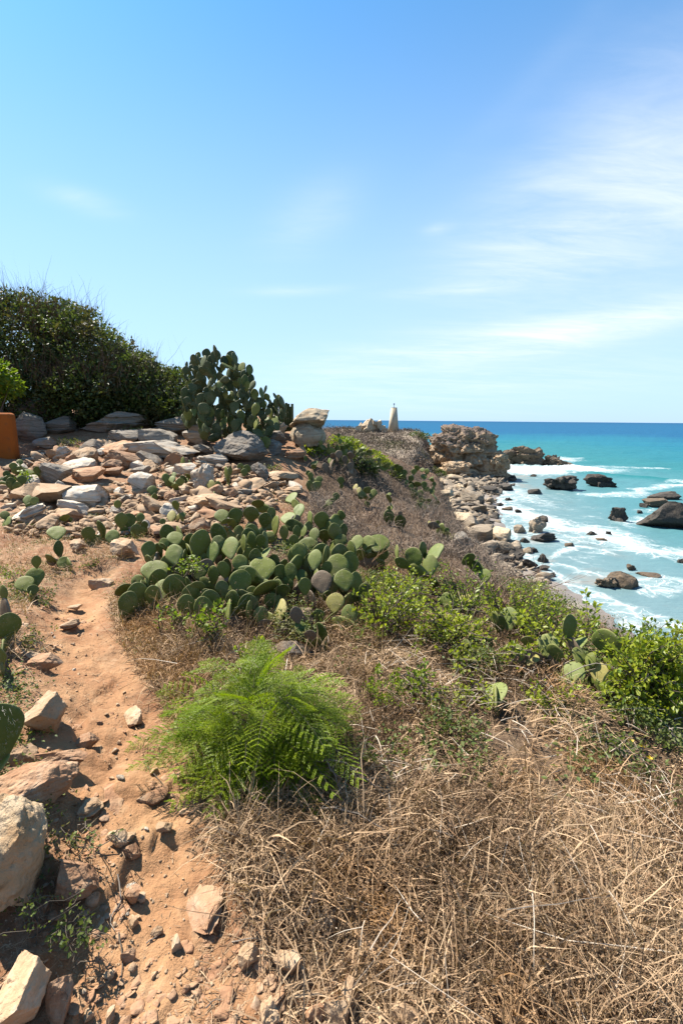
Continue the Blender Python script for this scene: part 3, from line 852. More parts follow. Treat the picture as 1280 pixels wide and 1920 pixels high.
for a in [
    (934, 1022, 46, 36, 'cream_rock', 'pale slanted boulder with dark streaks on the sand', 'slab', 1, None, 20),
    (942, 1044, 42, 26, 'beach_rock', 'brown knobbly boulder below the pale slanted one', 'round', 1),
    (946, 1063, 34, 18, 'dark_sea_rock', 'grey rounded boulder lowest of the beach cluster', 'round', 2),
    (866, 1036, 38, 36, 'grey_rock', 'dark grey boulder beside the end of the cactus slope', 'jag', 1),
    (890, 950, 34, 24, 'dark_sea_rock', 'dark split boulder at the top of the wash', 'block', 3),
    (913, 926, 34, 12, 'dark_sea_rock', 'low dark ledge reaching into the wash', 'slab', 0),
    (932, 928, 18, 12, 'grey_rock', 'grey stone at the seaward end of the dark ledge', 'block', 2),
    (885, 912, 50, 14, 'beach_rock', 'broad brown ledge below the outcrop', 'slab', 3),
    (850, 905, 44, 12, 'cream_rock', 'long bleached slab on the upper beach', 'slab', 4),
    (832, 928, 36, 16, 'cream_rock', 'cream slab lying near the far cactus', 'slab', 2),
    (856, 962, 44, 18, 'beach_rock', 'ochre ledge half way down the beach rubble', 'slab', 5),
    (862, 985, 46, 22, 'cream_rock', 'layered cream boulder with ochre streaks', 'slab', 0),
    (905, 980, 26, 14, 'beach_rock', 'brown stone on sand above the slanted boulder', 'block', 1),
    (918, 958, 24, 10, 'dark_sea_rock', 'dark flat stone beside the wash below the ledge', 'slab', 2),
    (880, 1010, 30, 16, 'cream_rock', 'cream stone between the grey boulder and the sand', 'block', 0),
    (905, 1045, 30, 14, 'beach_rock', 'tan stone half buried in sand above the bushes', 'round', 0)]:
    beach_px(*a)
# bleached driftwood pole on the upper beach


def tubes(lines, radii, sides=5, name='tube', mats=None, tone=None):
    """tapered tubes along polylines, in one mesh"""
    Vs, Fs, Ts, o = [], [], [], 0
    for q, (L, r) in enumerate(zip(lines, radii)):
        L = np.asarray(L, float); k = len(L); r = np.linspace(r[0], r[1], k) if np.ndim(r) else np.full(k, r)
        tg = np.gradient(L, axis=0); tg /= np.maximum(np.linalg.norm(tg, axis=1), 1e-9)[:, None]
        up = np.tile([0.13, .2, 1.0], (k, 1)); up[np.abs(tg[:, 2]) > .9] = (1, .1, 0)
        s = np.cross(tg, up); s /= np.linalg.norm(s, axis=1)[:, None]; u = np.cross(s, tg)
        an = np.arange(sides) / sides * 2 * np.pi
        V = L[:, None] + r[:, None, None] * (np.cos(an)[None, :, None] * s[:, None] + np.sin(an)[None, :, None] * u[:, None])
        Vs.append(V.reshape(-1, 3)); Fs.append(gridfaces(k, sides, True) + o); o += k * sides
        Ts.append(np.full(k * sides, rng.random() if tone is None else tone))
    return mk(name, np.concatenate(Vs), np.concatenate(Fs), mats, True, {'tone': np.concatenate(Ts)})


def bezier(p, n=8, wob=0.0):
    p = np.asarray(p, float); t = np.linspace(0, len(p) - 1, n); i = np.minimum(t.astype(int), len(p) - 2); f = (t - i)[:, None]
    a = np.gradient(p, axis=0)
    out = p[i] * (2 * f**3 - 3 * f**2 + 1) + a[i] * (f**3 - 2 * f**2 + f) + p[i + 1] * (-2 * f**3 + 3 * f**2) + a[i + 1] * (f**3 - f**2)
    if wob: out += rng.normal(size=out.shape) * wob
    return out


a_, d_ = hit(856, 885); b_, _ = hit(896, 908); a_[2] += .7; b_[2] += .3
tag(link('driftwood_pole', tubes([bezier([a_, (a_ + b_) / 2 + [0, 0, .1], b_], 6)], [(.16, .08)], 6, 'driftwood_pole', [MAT['dry_wood']])), 'long bleached driftwood pole lying across the upper beach', 'driftwood')
a_, _ = hit(842, 893); b_, _ = hit(868, 905); a_[2] += .4; b_[2] += .4
tag(link('driftwood_pole', tubes([bezier([a_, (a_ + b_) / 2, b_], 5)], [(.12, .07)], 6, 'driftwood_pole', [MAT['dry_wood']])), 'shorter driftwood stick landward of the long bleached pole', 'driftwood')


def inpoly(px, py, poly):
    c = False; j = len(poly) - 1
    for i in range(len(poly)):
        (xi, yi), (xj, yj) = poly[i], poly[j]
        if (yi > py) != (yj > py) and px < (xj - xi) * (py - yi) / (yj - yi) + xi: c = not c
        j = i
    return c


g_ = np.random.default_rng(5)
cnt = 0; SM = short_marks()
for _ in range(4000):                         # countable boulders scattered over the beach between foot of slope and wash
    yv = 34 * (104 / 34) ** g_.random(); xv = xs_f(yv) + (g_.uniform(-10, -2.6) if g_.random() < .8 else g_.uniform(-3, 1.4)) * (1 + .004 * yv)
    if xv < xf_f(yv) - 3.5: continue
    zv = surf1(xv, yv)
    if zv > -5 or zv < -10.25: continue
    s_ = g_.lognormal(-.30, .5) * (0.75 + yv / 130); wetrow = xv > xs_f(yv) - 2.2
    pale = (yv > 55 and xv < xs_f(yv) - 4)
    mt = 'dark_sea_rock' if g_.random() < (.8 if wetrow else .22) else ('cream_rock' if pale and g_.random() < .7 else 'beach_rock')
    lb, gp = {'dark_sea_rock': ('dark wet stone scattered along the wash line', 'dark stones along the wash line'),
              'cream_rock': ('bleached cream stone in the rubble of the upper beach', 'cream stones of the upper beach'),
              'beach_rock': ('brown grey stone in the beach rubble', 'brown stones of the beach rubble')}[mt]
    lb = by_mark((xv, yv, zv), s_, {'dark_sea_rock': 'dark wet beach stone', 'cream_rock': 'bleached beach stone', 'beach_rock': 'brown beach stone'}[mt], SM, (.45, .8)) or lb
    rock_at((xv, yv, zv), (s_ * 1.2, s_, s_ * g_.uniform(.45, .8)), ['block', 'jag'][cnt % 2], mt, lb, 'beach_rock', 'beach rock', gp, 3 if cnt % 3 else 2 if ('jag', 2) else 3, None, g_.uniform(0, 6), g_.normal() * 12)
    cnt += 1
    if cnt >= 230: break


def scatter_rocks(P, sizes, m, name, label, shapes, flat=.6):
    """fine rubble nobody could count, one mesh"""
    vs, fs, o = [], [], 0
    base = []
    for me in shapes:
        V = np.empty(len(me.vertices) * 3, np.float32); me.vertices.foreach_get('co', V)
        T = np.empty(len(me.polygons) * 3, np.int32); me.polygons.foreach_get('vertices', T)
        base.append((V.reshape(-1, 3), T.reshape(-1, 3)))
    for p, s in zip(P, sizes):
        V, T = base[int(rng.integers(len(base)))]
        M = np.array(Euler((rng.normal() * .3, rng.normal() * .3, rng.uniform(0, 6.3))).to_matrix())
        vs.append(((V - [0, 0, .2]) * [s * rng.uniform(.8, 1.5), s, s * rng.uniform(.35, .9) * flat / .6]) @ M.T + p); fs.append(T + o); o += len(V)
    me = mk(name, np.concatenate(vs), np.concatenate(fs), [MAT[m]])
    return tag(link(name, me), label, kind='stuff')


TINY = [rockshape(3000 + i, 'block', 2) for i in range(8)]
yv = 32 * (108 / 32) ** g_.random(5200); xv = xs_f(yv) + g_.uniform(-11, 0, 5200) - 2.2 * (g_.random(5200) < .75); zv = surf(xv, yv)
k = (zv < -5.5) & (zv > -10.05) & (xv > xf_f(yv) - 4)
scatter_rocks(np.column_stack([xv, yv, zv])[k], g_.lognormal(-1.05, .5, k.sum()) * (.7 + yv[k] / 120), 'beach_rock', 'beach_rubble', 'fine stony rubble strewn over the beach', TINY)

# ------------------------------------------------------------------ the rubble field and ledges left of the path
gk, pk, ok, tk, ck = 'grey_rock', 'pale_rock', 'orange_rock', 'tan_rock', 'cream_rock'
for row in [
    # px, foot, w, h, kind, material, label, roll, depth
    (84, 802, 112, 50, 'round', gk, 'big dark grey boulder in the shade under the hedge', 0),
    (57, 829, 54, 44, 'round', gk, 'grey rounded boulder against the orange wall', 0),
    (113, 821, 60, 28, 'slab', gk, 'dark flat boulder below the big shaded one', 0),
    (22, 786, 56, 22, 'slab', gk, 'dark slab above the top of the orange wall', 6),
    (224, 822, 132, 34, 'slab', gk, 'long layered grey slab under the hedge with a weed in front', 0),
    (328, 822, 72, 28, 'slab', gk, 'shaded slab between the long layered slab and the tall cactus', 4),
    (238, 844, 62, 28, 'slab', gk, 'grey layered rock above the heap of orange rocks', 0),
    (300, 848, 70, 30, 'block', gk, 'dark cracked block behind the long pale ledge', 0),
    (374, 846, 58, 32, 'block', gk, 'grey boulder touching the big rounded layered one', 0),
    (380, 857, 36, 16, 'block', gk, 'smaller grey block wedged under that grey boulder', 0),
    (450, 874, 100, 54, 'round', gk, 'biggest rounded grey boulder with layered face below the tall cactus', 6),
    (306, 874, 134, 30, 'slab', pk, 'long flat pale grey ledge behind the rubble', 2),
    (398, 876, 64, 26, 'slab', pk, 'pale sloping slab before the big rounded boulder', 10),
    (364, 788, 46, 34, 'block', gk, 'grey boulder half hidden behind the trunk of the tall cactus', 0),
    (522, 822, 54, 50, 'slab', pk, 'pale layered rock between the tall cactus and the crest boulder', -16),
    (508, 858, 40, 24, 'block', gk, 'dark grey stone below the foot of the tall cactus', 0),
    (487, 902, 34, 28, 'block', gk, 'grey stone below the right end of the rounded boulder', 0),
    (520, 832, 30, 18, 'block', gk, 'small dark stone under the pale layered rock', 0),
    (222, 868, 66, 32, 'block', ok, 'topmost orange rock of the orange heap', 0),
    (232, 887, 66, 30, 'slab', ok, 'long orange slab leaning down the heap', 16),
    (212, 890, 40, 20, 'block', ok, 'squat orange block at the foot of the heap', 0),
    (161, 877, 44, 28, 'block', tk, 'sunlit tan block left of the orange heap', 0),
    (150, 898, 60, 28, 'block', pk, 'grey brown angular stone below the sunlit tan block', 0),
    (168, 916, 62, 28, 'slab', ok, 'flat rusty slab with a smooth top', -4),
    (168, 954, 96, 42, 'slab', pk, 'big white layered block in the middle of the rubble', 6),
    (134, 952, 34, 22, 'block', pk, 'white lump at the end of the big white block', 0),
    (116, 934, 26, 24, 'jag', pk, 'small white pointed stone above the big white block', 0),
    (86, 918, 52, 44, 'block', gk, 'grey tilted slab behind the leafy prickly pear', 30),
    (258, 930, 54, 40, 'slab', pk, 'grey slab tilted towards the light right of the white block', 32),
    (370, 930, 46, 56, 'jag', pk, 'tall white leaning stone at the right of the rubble', 18),
    (348, 894, 42, 22, 'slab', pk, 'white slab just behind the tall leaning stone', 0),
    (393, 962, 76, 28, 'round', tk, 'low rounded tan rock below the tall leaning stone', 0),
    (140, 974, 72, 32, 'slab', pk, 'white slab sloping down below the big white block', 24),
    (118, 985, 66, 34, 'slab', ok, 'brown plank shaped slab beside the white sloping slab', 26),
    (60, 984, 74, 28, 'slab', pk, 'pale slab pointing left below the brown plank', -14),
    (88, 1003, 40, 30, 'block', tk, 'pinkish stone under the pale pointing slab', 0),
    (150, 1042, 30, 22, 'block', tk, 'lone tan stone on the dirt beside the small cacti', 0),
    (230, 1060, 52, 36, 'block', tk, 'tan ledge stone sticking from the bank beside the big cactus clump', 16),
    (298, 984, 60, 20, 'slab', tk, 'long flat tan slab above the yellow cactus pads', 0),
    (296, 964, 38, 16, 'slab', pk, 'thin white slab in the small rubble', 8),
    (322, 940, 26, 18, 'block', ok, 'small rusty stone left of the low rounded rock', 0),
    (424, 938, 26, 24, 'block', ok, 'rusty stone beside the right hand cactus of the rubble', 30),
    (192, 1116, 42, 22, 'block', tk, 'bent lump of rock crossing the far end of the path', 0),
    (142, 1150, 26, 12, 'block', tk, 'small stone in the middle of the far path', 0),
    (132, 1179, 36, 18, 'slab', tk, 'flat stone lying across the path before the bend', 0),
    (90, 846, 48, 18, 'slab', gk, 'flat grey stone on the shaded dirt left of the orange heap', 0),
    (122, 868, 40, 22, 'slab', pk, 'pale splinter left of the sunlit tan block', -20),
    (268, 902, 34, 22, 'block', gk, 'grey stone between the orange heap and the tilted grey slab', 0),
    (215, 902, 36, 18, 'block', ok, 'rusty stone right of the smooth rusty slab', 0),
    (350, 862, 30, 20, 'block', tk, 'small warm stone on the long pale ledge', 0),
    (530, 905, 60, 20, 'round', tk, 'low tan outcrop in the dirt below the crest', 0),
    (555, 870, 46, 22, 'slab', ok, 'orange tan ledge below the crest boulder', 0),
    (545, 925, 50, 18, 'slab', tk, 'flat tan outcrop before the brushy slope', 0),
    (270, 838, 30, 18, 'block', ok, 'orange lump behind the top of the orange heap', 0),
    (20, 1322, 36, 24, 'block', tk, 'tan stone behind the nearest cactus pad', 0),
    (84, 1408, 76, 92, 'block', tk, 'large upright tan boulder at the path edge', 6),
    (48, 1472, 54, 54, 'block', tk, 'pale angular stone below the nearest cactus pad', 0),
    (122, 1470, 84, 52, 'block', ok, 'reddish block behind the shadowed boulder', 0),
    (66, 1556, 150, 92, 'round', ok, 'wide reddish boulder crossed by a round shadow', 6),
    (30, 1740, 140, 215, 'round', 'weathered_rock', 'biggest pale weathered boulder beside the path', 0),
    (88, 1270, 56, 34, 'block', ok, 'low reddish stone beside the far path', 0),
    (58, 1250, 40, 22, 'slab', tk, 'flat tan stone behind the low reddish one', 0),
    (166, 1403, 42, 30, 'block', ok, 'reddish stone at the path side right of the upright boulder', 0),
    (250, 1362, 34, 38, 'block', tk, 'tan stone on the right edge of the path by the straw', 0),
    (208, 1530, 46, 60, 'slab', ok, 'tan ledge crossing the path with a dark edge', 30),
    (286, 1502, 60, 26, 'slab', ok, 'flat pale stone set in the path near the feathery shrub', 0),
    (388, 1736, 84, 88, 'slab', ok, 'flat triangular tan rock set in the path edge', -12),
    (490, 1648, 76, 44, 'block', tk, 'angular tan rock lying in the dry grass below the feathery shrub', 0),
    (502, 1935, 44, 54, 'jag', tk, 'pointed pale stone at the bottom of the grass edge', 0),
    (36, 1950, 104, 140, 'block', tk, 'layered tan boulder in the bottom corner', 8),
    (106, 1918, 44, 100, 'block', ok, 'dark reddish stone leaning on the corner boulder', 12),
    (130, 1706, 76, 88, 'block', ok, 'reddish wedge in the shadow of the biggest boulder', 24),
    (468, 1798, 42, 36, 'block', tk, 'tan lump in the grass right of the triangular rock', 0),
    (540, 1824, 54, 46, 'block', tk, 'brown lump half buried under straw', 0),
    (244, 1684, 24, 42, 'block', ok, 'narrow upright stone in the middle of the path', 12),
    (246, 1606, 32, 30, 'block', ok, 'dark faceted stone in the path below the ledge', 0),
    (224, 1600, 36, 34, 'block', tk, 'tan lump joined to the dark faceted stone', 0),
    (172, 1546, 44, 32, 'slab', tk, 'shaded flat stone right of the wide reddish boulder', 0),
    (332, 1770, 20, 30, 'block', tk, 'small knobbly stone in the path right of the twig', 0),
    (206, 1884, 20, 24, 'block', tk, 'cream pebble left of the middle near the bottom of the path', 0),
    (166, 1894, 18, 20, 'block', tk, 'tan pebble near the corner boulder', 0),
    (348, 1842, 16, 12, 'round', ok, 'round rusty pebble on the smooth dirt', 0),
    (176, 1692, 26, 22, 'block', tk, 'small tan stone below the reddish wedge', 0),
    (293, 1732, 22, 16, 'block', tk, 'pale stone beside the short twig on the path', 0),
    (250, 1722, 16, 22, 'block', tk, 'little tan stone above the short twig', 0),
    (240, 1782, 26, 22, 'block', ok, 'reddish pebble touching the long twig', 0),
    (202, 1815, 20, 16, 'block', tk, 'pale pebble below the long twig', 0),
    (262, 1668, 20, 18, 'block', tk, 'small stone beside the narrow upright one', 0),
    (310, 1568, 30, 22, 'slab', tk, 'flat stone in the path left of the grass fringe', 0),
    (240, 1588, 26, 22, 'slab', tk, 'thin tilted stone behind the dark faceted one', 20),
    (656, 1882, 32, 46, 'block', tk, 'rounded tan stone showing through the straw near the bottom', 0),
    (756, 1925, 60, 48, 'block', tk, 'tan stone under straw at the bottom of the grass', 0),
    (880, 1932, 130, 44, 'slab', tk, 'long flat reddish stone at the very bottom under straw', 0),
    (630, 1925, 46, 44, 'block', tk, 'grey tan stone left of the one under straw', 0),
    (650, 1620, 58, 24, 'slab', pk, 'flat pale stone under the dead branches', 0),
    (740, 1540, 34, 44, 'block', gk, 'grey rough stone in the dry weeds right of the feathery shrub', 0),
    (578, 1668, 34, 30, 'block', tk, 'tan stone in the grass right of the angular rock', 0),
    (610, 1740, 40, 40, 'block', tk, 'tan stone deep in the straw', 0),
    (1250, 1420, 60, 40, 'block', gk, 'grey stone at the foot of the green shrub by the slope edge', 0),
    (795, 1640, 40, 30, 'block', pk, 'pale stone hidden in the middle of the straw', 0),
    (700, 1790, 44, 34, 'block', tk, 'tan stone among thin straw above the bottom stones', 0),
    (590, 1900, 38, 34, 'block', ok, 'rusty stone in bare dirt right of the pointed pale stone', 0),
    (690, 1930, 36, 30, 'block', tk, 'squat stone on the bottom edge between two straw stones', 0),
    (560, 1735, 30, 24, 'block', tk, 'small flat topped stone in thin grass above the brown lump', 0),
    (650, 1700, 34, 26, 'slab', pk, 'pale chip of slab on bare dirt in the thin grass', 0)]:
    px, pf, w_, h_, kd, mt, lb, rl = row
    vr = 2 if 'bottom corner' in lb else None
    nm, ct = ('boulder', 'boulder') if max(w_, h_) > 70 else (('slab', 'rock slab') if kd == 'slab' else ('pebble', 'pebble') if w_ < 28 else ('rock', 'rock'))
    nm = 'flat_rock' if nm == 'slab' else nm
    rock_px(px, min(pf, 1985), w_, h_, kd, mt, lb, rl, None, nm, ct, var=vr, sub=(5 if w_ > 70 and kd in ('round', 'block') else 4) if w_ > 20 else 3)
# the crest boulder: two layers parted by a crack
cp = pw(580, 826, 11.2)
t = tag(empty('crest_boulder', (cp[0], cp[1], cp[2] - .05)), 'pale warm boulder split by a level crack on the crest against the sea', 'boulder')
q = 11.2 / FPX
for nm, w_, h_, dx, dz, va, rl in [('lower_layer', 72, 46, 0, -8, 3, -3), ('upper_layer', 76, 42, 1, 22, 1, -4)]:
    o = link(nm, shape_mat(RS[('block', 4)][va], ck), t); o.scale = (w_ * q, w_ * q * .85, h_ * q); o.location = (dx * q, .2, dz * q); o.rotation_euler = (0, R(rl), .25)

# small loose stones of the rubble field, still countable
SM = short_marks()
g_ = np.random.default_rng(12)
poly = [(40, 860), (130, 830), (330, 850), (520, 890), (560, 930), (430, 990), (300, 1000), (120, 1010), (10, 1000), (0, 900)]
cnt = 0
while cnt < 250:
    px, py = g_.uniform(0, 580), g_.uniform(830, 1015)
    if not inpoly(px, py, poly): continue
    p, d = hit(px, py)
    if vn(np.array([[p[0] * .8, p[1] * .8]]), 77)[0] < -.35: continue
    s_ = g_.lognormal(2.75, .45) * d / FPX
    mt = [tk, pk, ok, tk, gk][cnt % 5]
    lb, gp = {tk: ('small tan stone loose in the rubble field', 'tan stones of the rubble field'), pk: ('small whitish stone loose in the rubble field', 'whitish stones of the rubble field'),
              ok: ('small rusty stone loose in the rubble field', 'rusty stones of the rubble field'), gk: ('small grey stone loose in the rubble field', 'grey stones of the rubble field')}[mt]
    lb = by_mark(p, s_, {tk: 'tan stone', pk: 'whitish stone', ok: 'rusty stone', gk: 'grey stone'}[mt], SM, (.1, .16)) or lb
    rock_at(p, (s_ * 1.35, s_, s_ * g_.uniform(.5, .9)), ['block', 'slab'][cnt % 2], mt, lb, 'rock', 'rock', gp, 3, None, g_.uniform(0, 6), g_.normal() * 14, g_.normal() * 10)
    cnt += 1
cnt = 0
while cnt < 40:                               # loose pebbles lying on the path
    u = g_.random(); i = int(g_.integers(1, len(PATH) - 4)); a, b = PATH[i], PATH[i + 1]
    q = a + (b - a) * u; xx = q[0] + g_.normal() * q[2] * .55; yy = q[1] + g_.normal() * .05
    if path_d(np.array([xx]), np.array([yy]))[0] > .05: continue
    s_ = g_.lognormal(-4.2, .4)
    rock_at((xx, yy, surf1(xx, yy)), (s_ * 1.4, s_, s_ * .8), 'block', [tk, ok, tk, pk][cnt % 4], by_mark((xx, yy, surf1(xx, yy)), s_, ['tan pebble', 'reddish pebble', 'tan pebble', 'pale pebble'][cnt % 4], SM, (.014, .022)) or 'small pebble lying loose on the dirt path', 'pebble', 'pebble', 'pebbles loose on the path', 2, None, g_.uniform(0, 6))
    cnt += 1
# gravel
n_ = 7000
rr_ = .9 * (9 / .9) ** g_.random(n_); aa = g_.uniform(R(-42), R(10), n_); xv, yv = rr_ * np.sin(aa), rr_ * np.cos(aa)
k = (path_d(xv, yv) < .25) | (g_.random(n_) < .3)
k &= fbm(np.column_stack([xv, yv]) / .35, 3, 88) > -.25
scatter_rocks(np.column_stack([xv, yv, surf(xv, yv)])[k], g_.lognormal(-5.45, .6, k.sum()) * (.8 + .12 * rr_[k]), tk, 'gravel', 'fine gravel and crumbs strewn on the path and dirt', TINY)
n_ = 2600                                     # flat chips trodden into the path
rr_ = .95 * (6.5 / .95) ** g_.random(n_); aa = g_.uniform(R(-42), R(0), n_); xv, yv = rr_ * np.sin(aa), rr_ * np.cos(aa)
k = (path_d(xv, yv) < .12) & (fbm(np.column_stack([xv, yv]) / .5, 3, 89) > -.15)
scatter_rocks(np.column_stack([xv, yv, surf(xv, yv) - .002])[k], g_.lognormal(-3.9, .45, k.sum()), ok, 'stone_chips', 'flat reddish chips of rock trodden into the path', TINY, .22)
n_ = 5200
px_, py_ = g_.uniform(0, 600, n_), g_.uniform(825, 1010, n_)
Q = []
for a, b in zip(px_, py_):
    if inpoly(a, b, poly):
        p, d = hit(a, b); Q.append(p)
Q = np.array(Q)
scatter_rocks(Q, g_.lognormal(-2.75, .5, len(Q)), tk, 'rubble', 'fine stony rubble between the larger rocks', TINY)

# orange wall stub at the edge of the view
o_, d_ = hit(12, 858)
t = tag(empty('garden_wall', (o_[0], o_[1], o_[2])), 'short piece of rendered orange wall in front of the grey boulders', 'wall')
hw_ = 82 * d_ / FPX; ex = (27 - 12) * d_ / FPX
me = boxmesh([([(sx, sy, z_) for z_ in (-.3, hw_) for sx, sy in ((-2.4, 0), (ex, 0), (ex, .28), (-2.4, .28))], [(0, 3, 2, 1), (4, 5, 6, 7), (0, 1, 5, 4), (1, 2, 6, 5), (2, 3, 7, 6), (3, 0, 4, 7)])], 'wall_face', 'orange_plaster')
o = link('wall_face', me, t); bv = o.modifiers.new('edge', 'BEVEL'); bv.width = .07; bv.segments = 4
t.rotation_euler = (0, 0, R(12))

# ------------------------------------------------------------------ prickly pears: every pad is a part
def padshape(seed, sub, fat=.13):
    g = np.random.default_rng(seed); v, f = ICO[sub]; v = v.copy()
    zz_ = (v[:, 2] + 1) / 2
    wd = (.60 + .55 * sst(0, .62, zz_)) * (1 - .06 * sst(.7, 1, zz_))
    rim = np.hypot(v[:, 0], v[:, 2])
    x_ = v[:, 0] * wd; y_ = np.sign(v[:, 1]) * np.abs(v[:, 1]) ** .8 * fat
    a = g.normal(size=6)
    y_ = y_ + .055 * a[0] * x_ * x_ + .06 * a[1] * (zz_ - .4) ** 2 + .03 * a[2] * x_ * zz_ + .018 * vn(v * 2.2 + seed, seed)
    x_ = x_ + .06 * a[3] * (zz_ - .3) ** 2; x_ *= 1 + .05 * vn(v * 1.6 + seed, seed + 3)
    z_ = zz_ * 1.0
    z_ = z_ - .02 * np.abs(a[4]) * x_ * x_
    V = np.column_stack([x_ * .5 / .58 * .5 * 1.16, y_ * .5, z_])
    V[:, 0] /= (V[:, 0].max() - V[:, 0].min())
    return mk('pad', V, f, None, True, {'rim': sst(.955, 1.0, rim), 'base': sst(.16, 0, zz_)})


PAD3 = [padshape(500 + i, 4) for i in range(8)]
PAD2 = [padshape(600 + i, 3) for i in range(6)]
PM = {'g': 'green_pad', 'p': 'lit_pale_pad', 'y': 'yellow_pad', 't': 'tree_pad', 'o': 'old_pad'}


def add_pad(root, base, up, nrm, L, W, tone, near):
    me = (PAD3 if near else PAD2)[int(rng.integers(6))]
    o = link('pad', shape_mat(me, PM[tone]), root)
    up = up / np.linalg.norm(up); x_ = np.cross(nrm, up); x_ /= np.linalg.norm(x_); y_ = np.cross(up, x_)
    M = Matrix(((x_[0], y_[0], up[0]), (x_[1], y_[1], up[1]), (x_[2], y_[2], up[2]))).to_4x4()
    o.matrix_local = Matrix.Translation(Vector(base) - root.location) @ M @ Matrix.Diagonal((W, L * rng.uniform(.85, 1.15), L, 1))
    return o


def cactus(label, pads, bases, dfun, near=True, group=None, fill='g', name='prickly_pear', step=.20, grow=True):
    """pads: (px, py, w, h[, tone[, tilt]]); bases: world points of the feet"""
    bases = [np.array(b, float) for b in bases]
    c0 = np.mean(bases, axis=0)
    root = tag(empty(name, tuple(c0)), label, 'cactus', group)
    ts = []
    for p in pads:
        px, py, w_, h_ = p[:4]; tone = p[4] if len(p) > 4 else 'g'; tilt = p[5] if len(p) > 5 else rng.normal() * 9
        d = dfun(px, py) if callable(dfun) else dfun * (1 + rng.normal() * .012)
        q = d / FPX; hh = h_; ratio = w_ / h_
        L = h_ * q; foreshort = 0
        if ratio > .95: L = w_ * q / .9; foreshort = math.acos(min(1, h_ * q / L))
        full = max(w_ * .96, .66 * L / q); W = full * q
        yaw = math.acos(min(1.0, max(.12, w_ / full))) * rng.choice([-1, 1]) + rng.normal() * .12
        c = EYE + ray(px, py) * d
        view = -(ray(px, py)); view /= np.linalg.norm(view)
        side = np.cross([0, 0, 1.0], view); side /= np.linalg.norm(side); upv = np.array([0, 0, 1.0])
        up = upv * math.cos(R(tilt)) + side * math.sin(-R(tilt))
        lean = R(rng.normal(30, 8) if tone in 'py' else rng.normal(2, 6)); away = -np.array([view[0], view[1], 0]); away /= np.linalg.norm(away)
        if near is not None and abs(tilt) < 45: up = up * math.cos(lean) + away * math.sin(lean); L /= max(.75, math.cos(lean) + .35 * math.sin(lean))
        if tone in 'py': yaw = abs(yaw) + .25
        flat = view - view.dot(up) * up; flat /= np.linalg.norm(flat)
        sd_ = np.cross(up, flat); sd_ = sd_ if sd_[0] < 0 else -sd_
        nr = flat * math.cos(yaw) + sd_ * math.sin(yaw)
        if foreshort:
            up2 = up * math.cos(foreshort) - flat * math.sin(foreshort) * rng.choice([-1, 1]); nr = nr + .5 * up * math.sin(foreshort); up = up2
        b_ = c - up * L / 2; gz = surf1(b_[0], b_[1])
        for _ in range(14):
            if b_[2] > gz + .03 or tone == 'o': break
            d *= .975; c = EYE + ray(px, py) * d; L *= .975; W *= .975; b_ = c - up * L / 2; gz = surf1(b_[0], b_[1])
        if b_[2] < gz - .02: sh = gz - .02 - b_[2]; b_[2] += sh if sh < L * .5 else L * .5
        ts.append((b_[2], b_, up, nr, L, W, tone))
    ts.sort(key=lambda t_: t_[0])
    tips = [(b_, 0.0) for b_ in bases]
    for _, b_, up, nr, L, W, tone in ts:
        if grow:
            cand = [(np.linalg.norm(b_ - tp_[0]) + (2.0 if tp_[0][2] > b_[2] + .06 else 0) + .25 * tp_[1], i) for i, tp_ in enumerate(tips)]
            dd, i = min(cand); a = tips[i][0]; D = np.linalg.norm(b_ - a)
            if D > .10:
                n_ = max(1, int(round(D / step))); cur = a.copy()
                for k in range(n_):
                    nxt = a + (b_ - a) * (k + 1) / n_ + (rng.normal(size=3) * .02 if k < n_ - 1 else 0)
                    v_ = nxt - cur; l_ = np.linalg.norm(v_)
                    th_ = rng.uniform(-1.2, 1.2); nn = np.array([math.sin(th_), -math.cos(th_), .1])
                    if abs(nn.dot(v_ / l_)) > .85: nn = np.array([1.0, .2, .1])
                    add_pad(root, cur, v_, nn, l_ * 1.18, max(.10, min(.2, l_ * .72)), fill if rng.random() < .85 or cur[2] > c0[2] + .5 else 'o', near)
                    cur = nxt; tips.append((nxt, k * .1))
        add_pad(root, b_, up, nr, L, W, tone, near)
        tips.append((b_ + up * L * .93, .1))
    return root


def gp(px, py, d=None):
    p, t = hit(px, py); return p


def wp(px, d, dz=0.0):
    """ground point in the direction of a column of the picture, d metres away"""
    p = EYE + ray(px, 1000) * d; return np.array([p[0], p[1], surf1(p[0], p[1]) + dz - .02])


c3 = lambda X, Y, W, H, *a: (X / 2.909, 760 + Y / 2.909, W / 2.909, H / 2.909, *a)
c4 = lambda X, Y, W, H, *a: (200 + X / 1.939, 860 + Y / 1.939, W / 1.939, H / 1.939, *a)
c5 = lambda X, Y, W, H, *a: (760 + X / 2.4615, 980 + Y / 2.4615, W / 2.4615, H / 2.4615, *a)
cz = lambda X, Y, W, H, *a: (550 + X / 4, 800 + Y / 4, W / 4, H / 4, *a)
dcl = lambda px, py: 3.55 + (1190 - py) / 210 * 1.0 + rng.normal() * .06

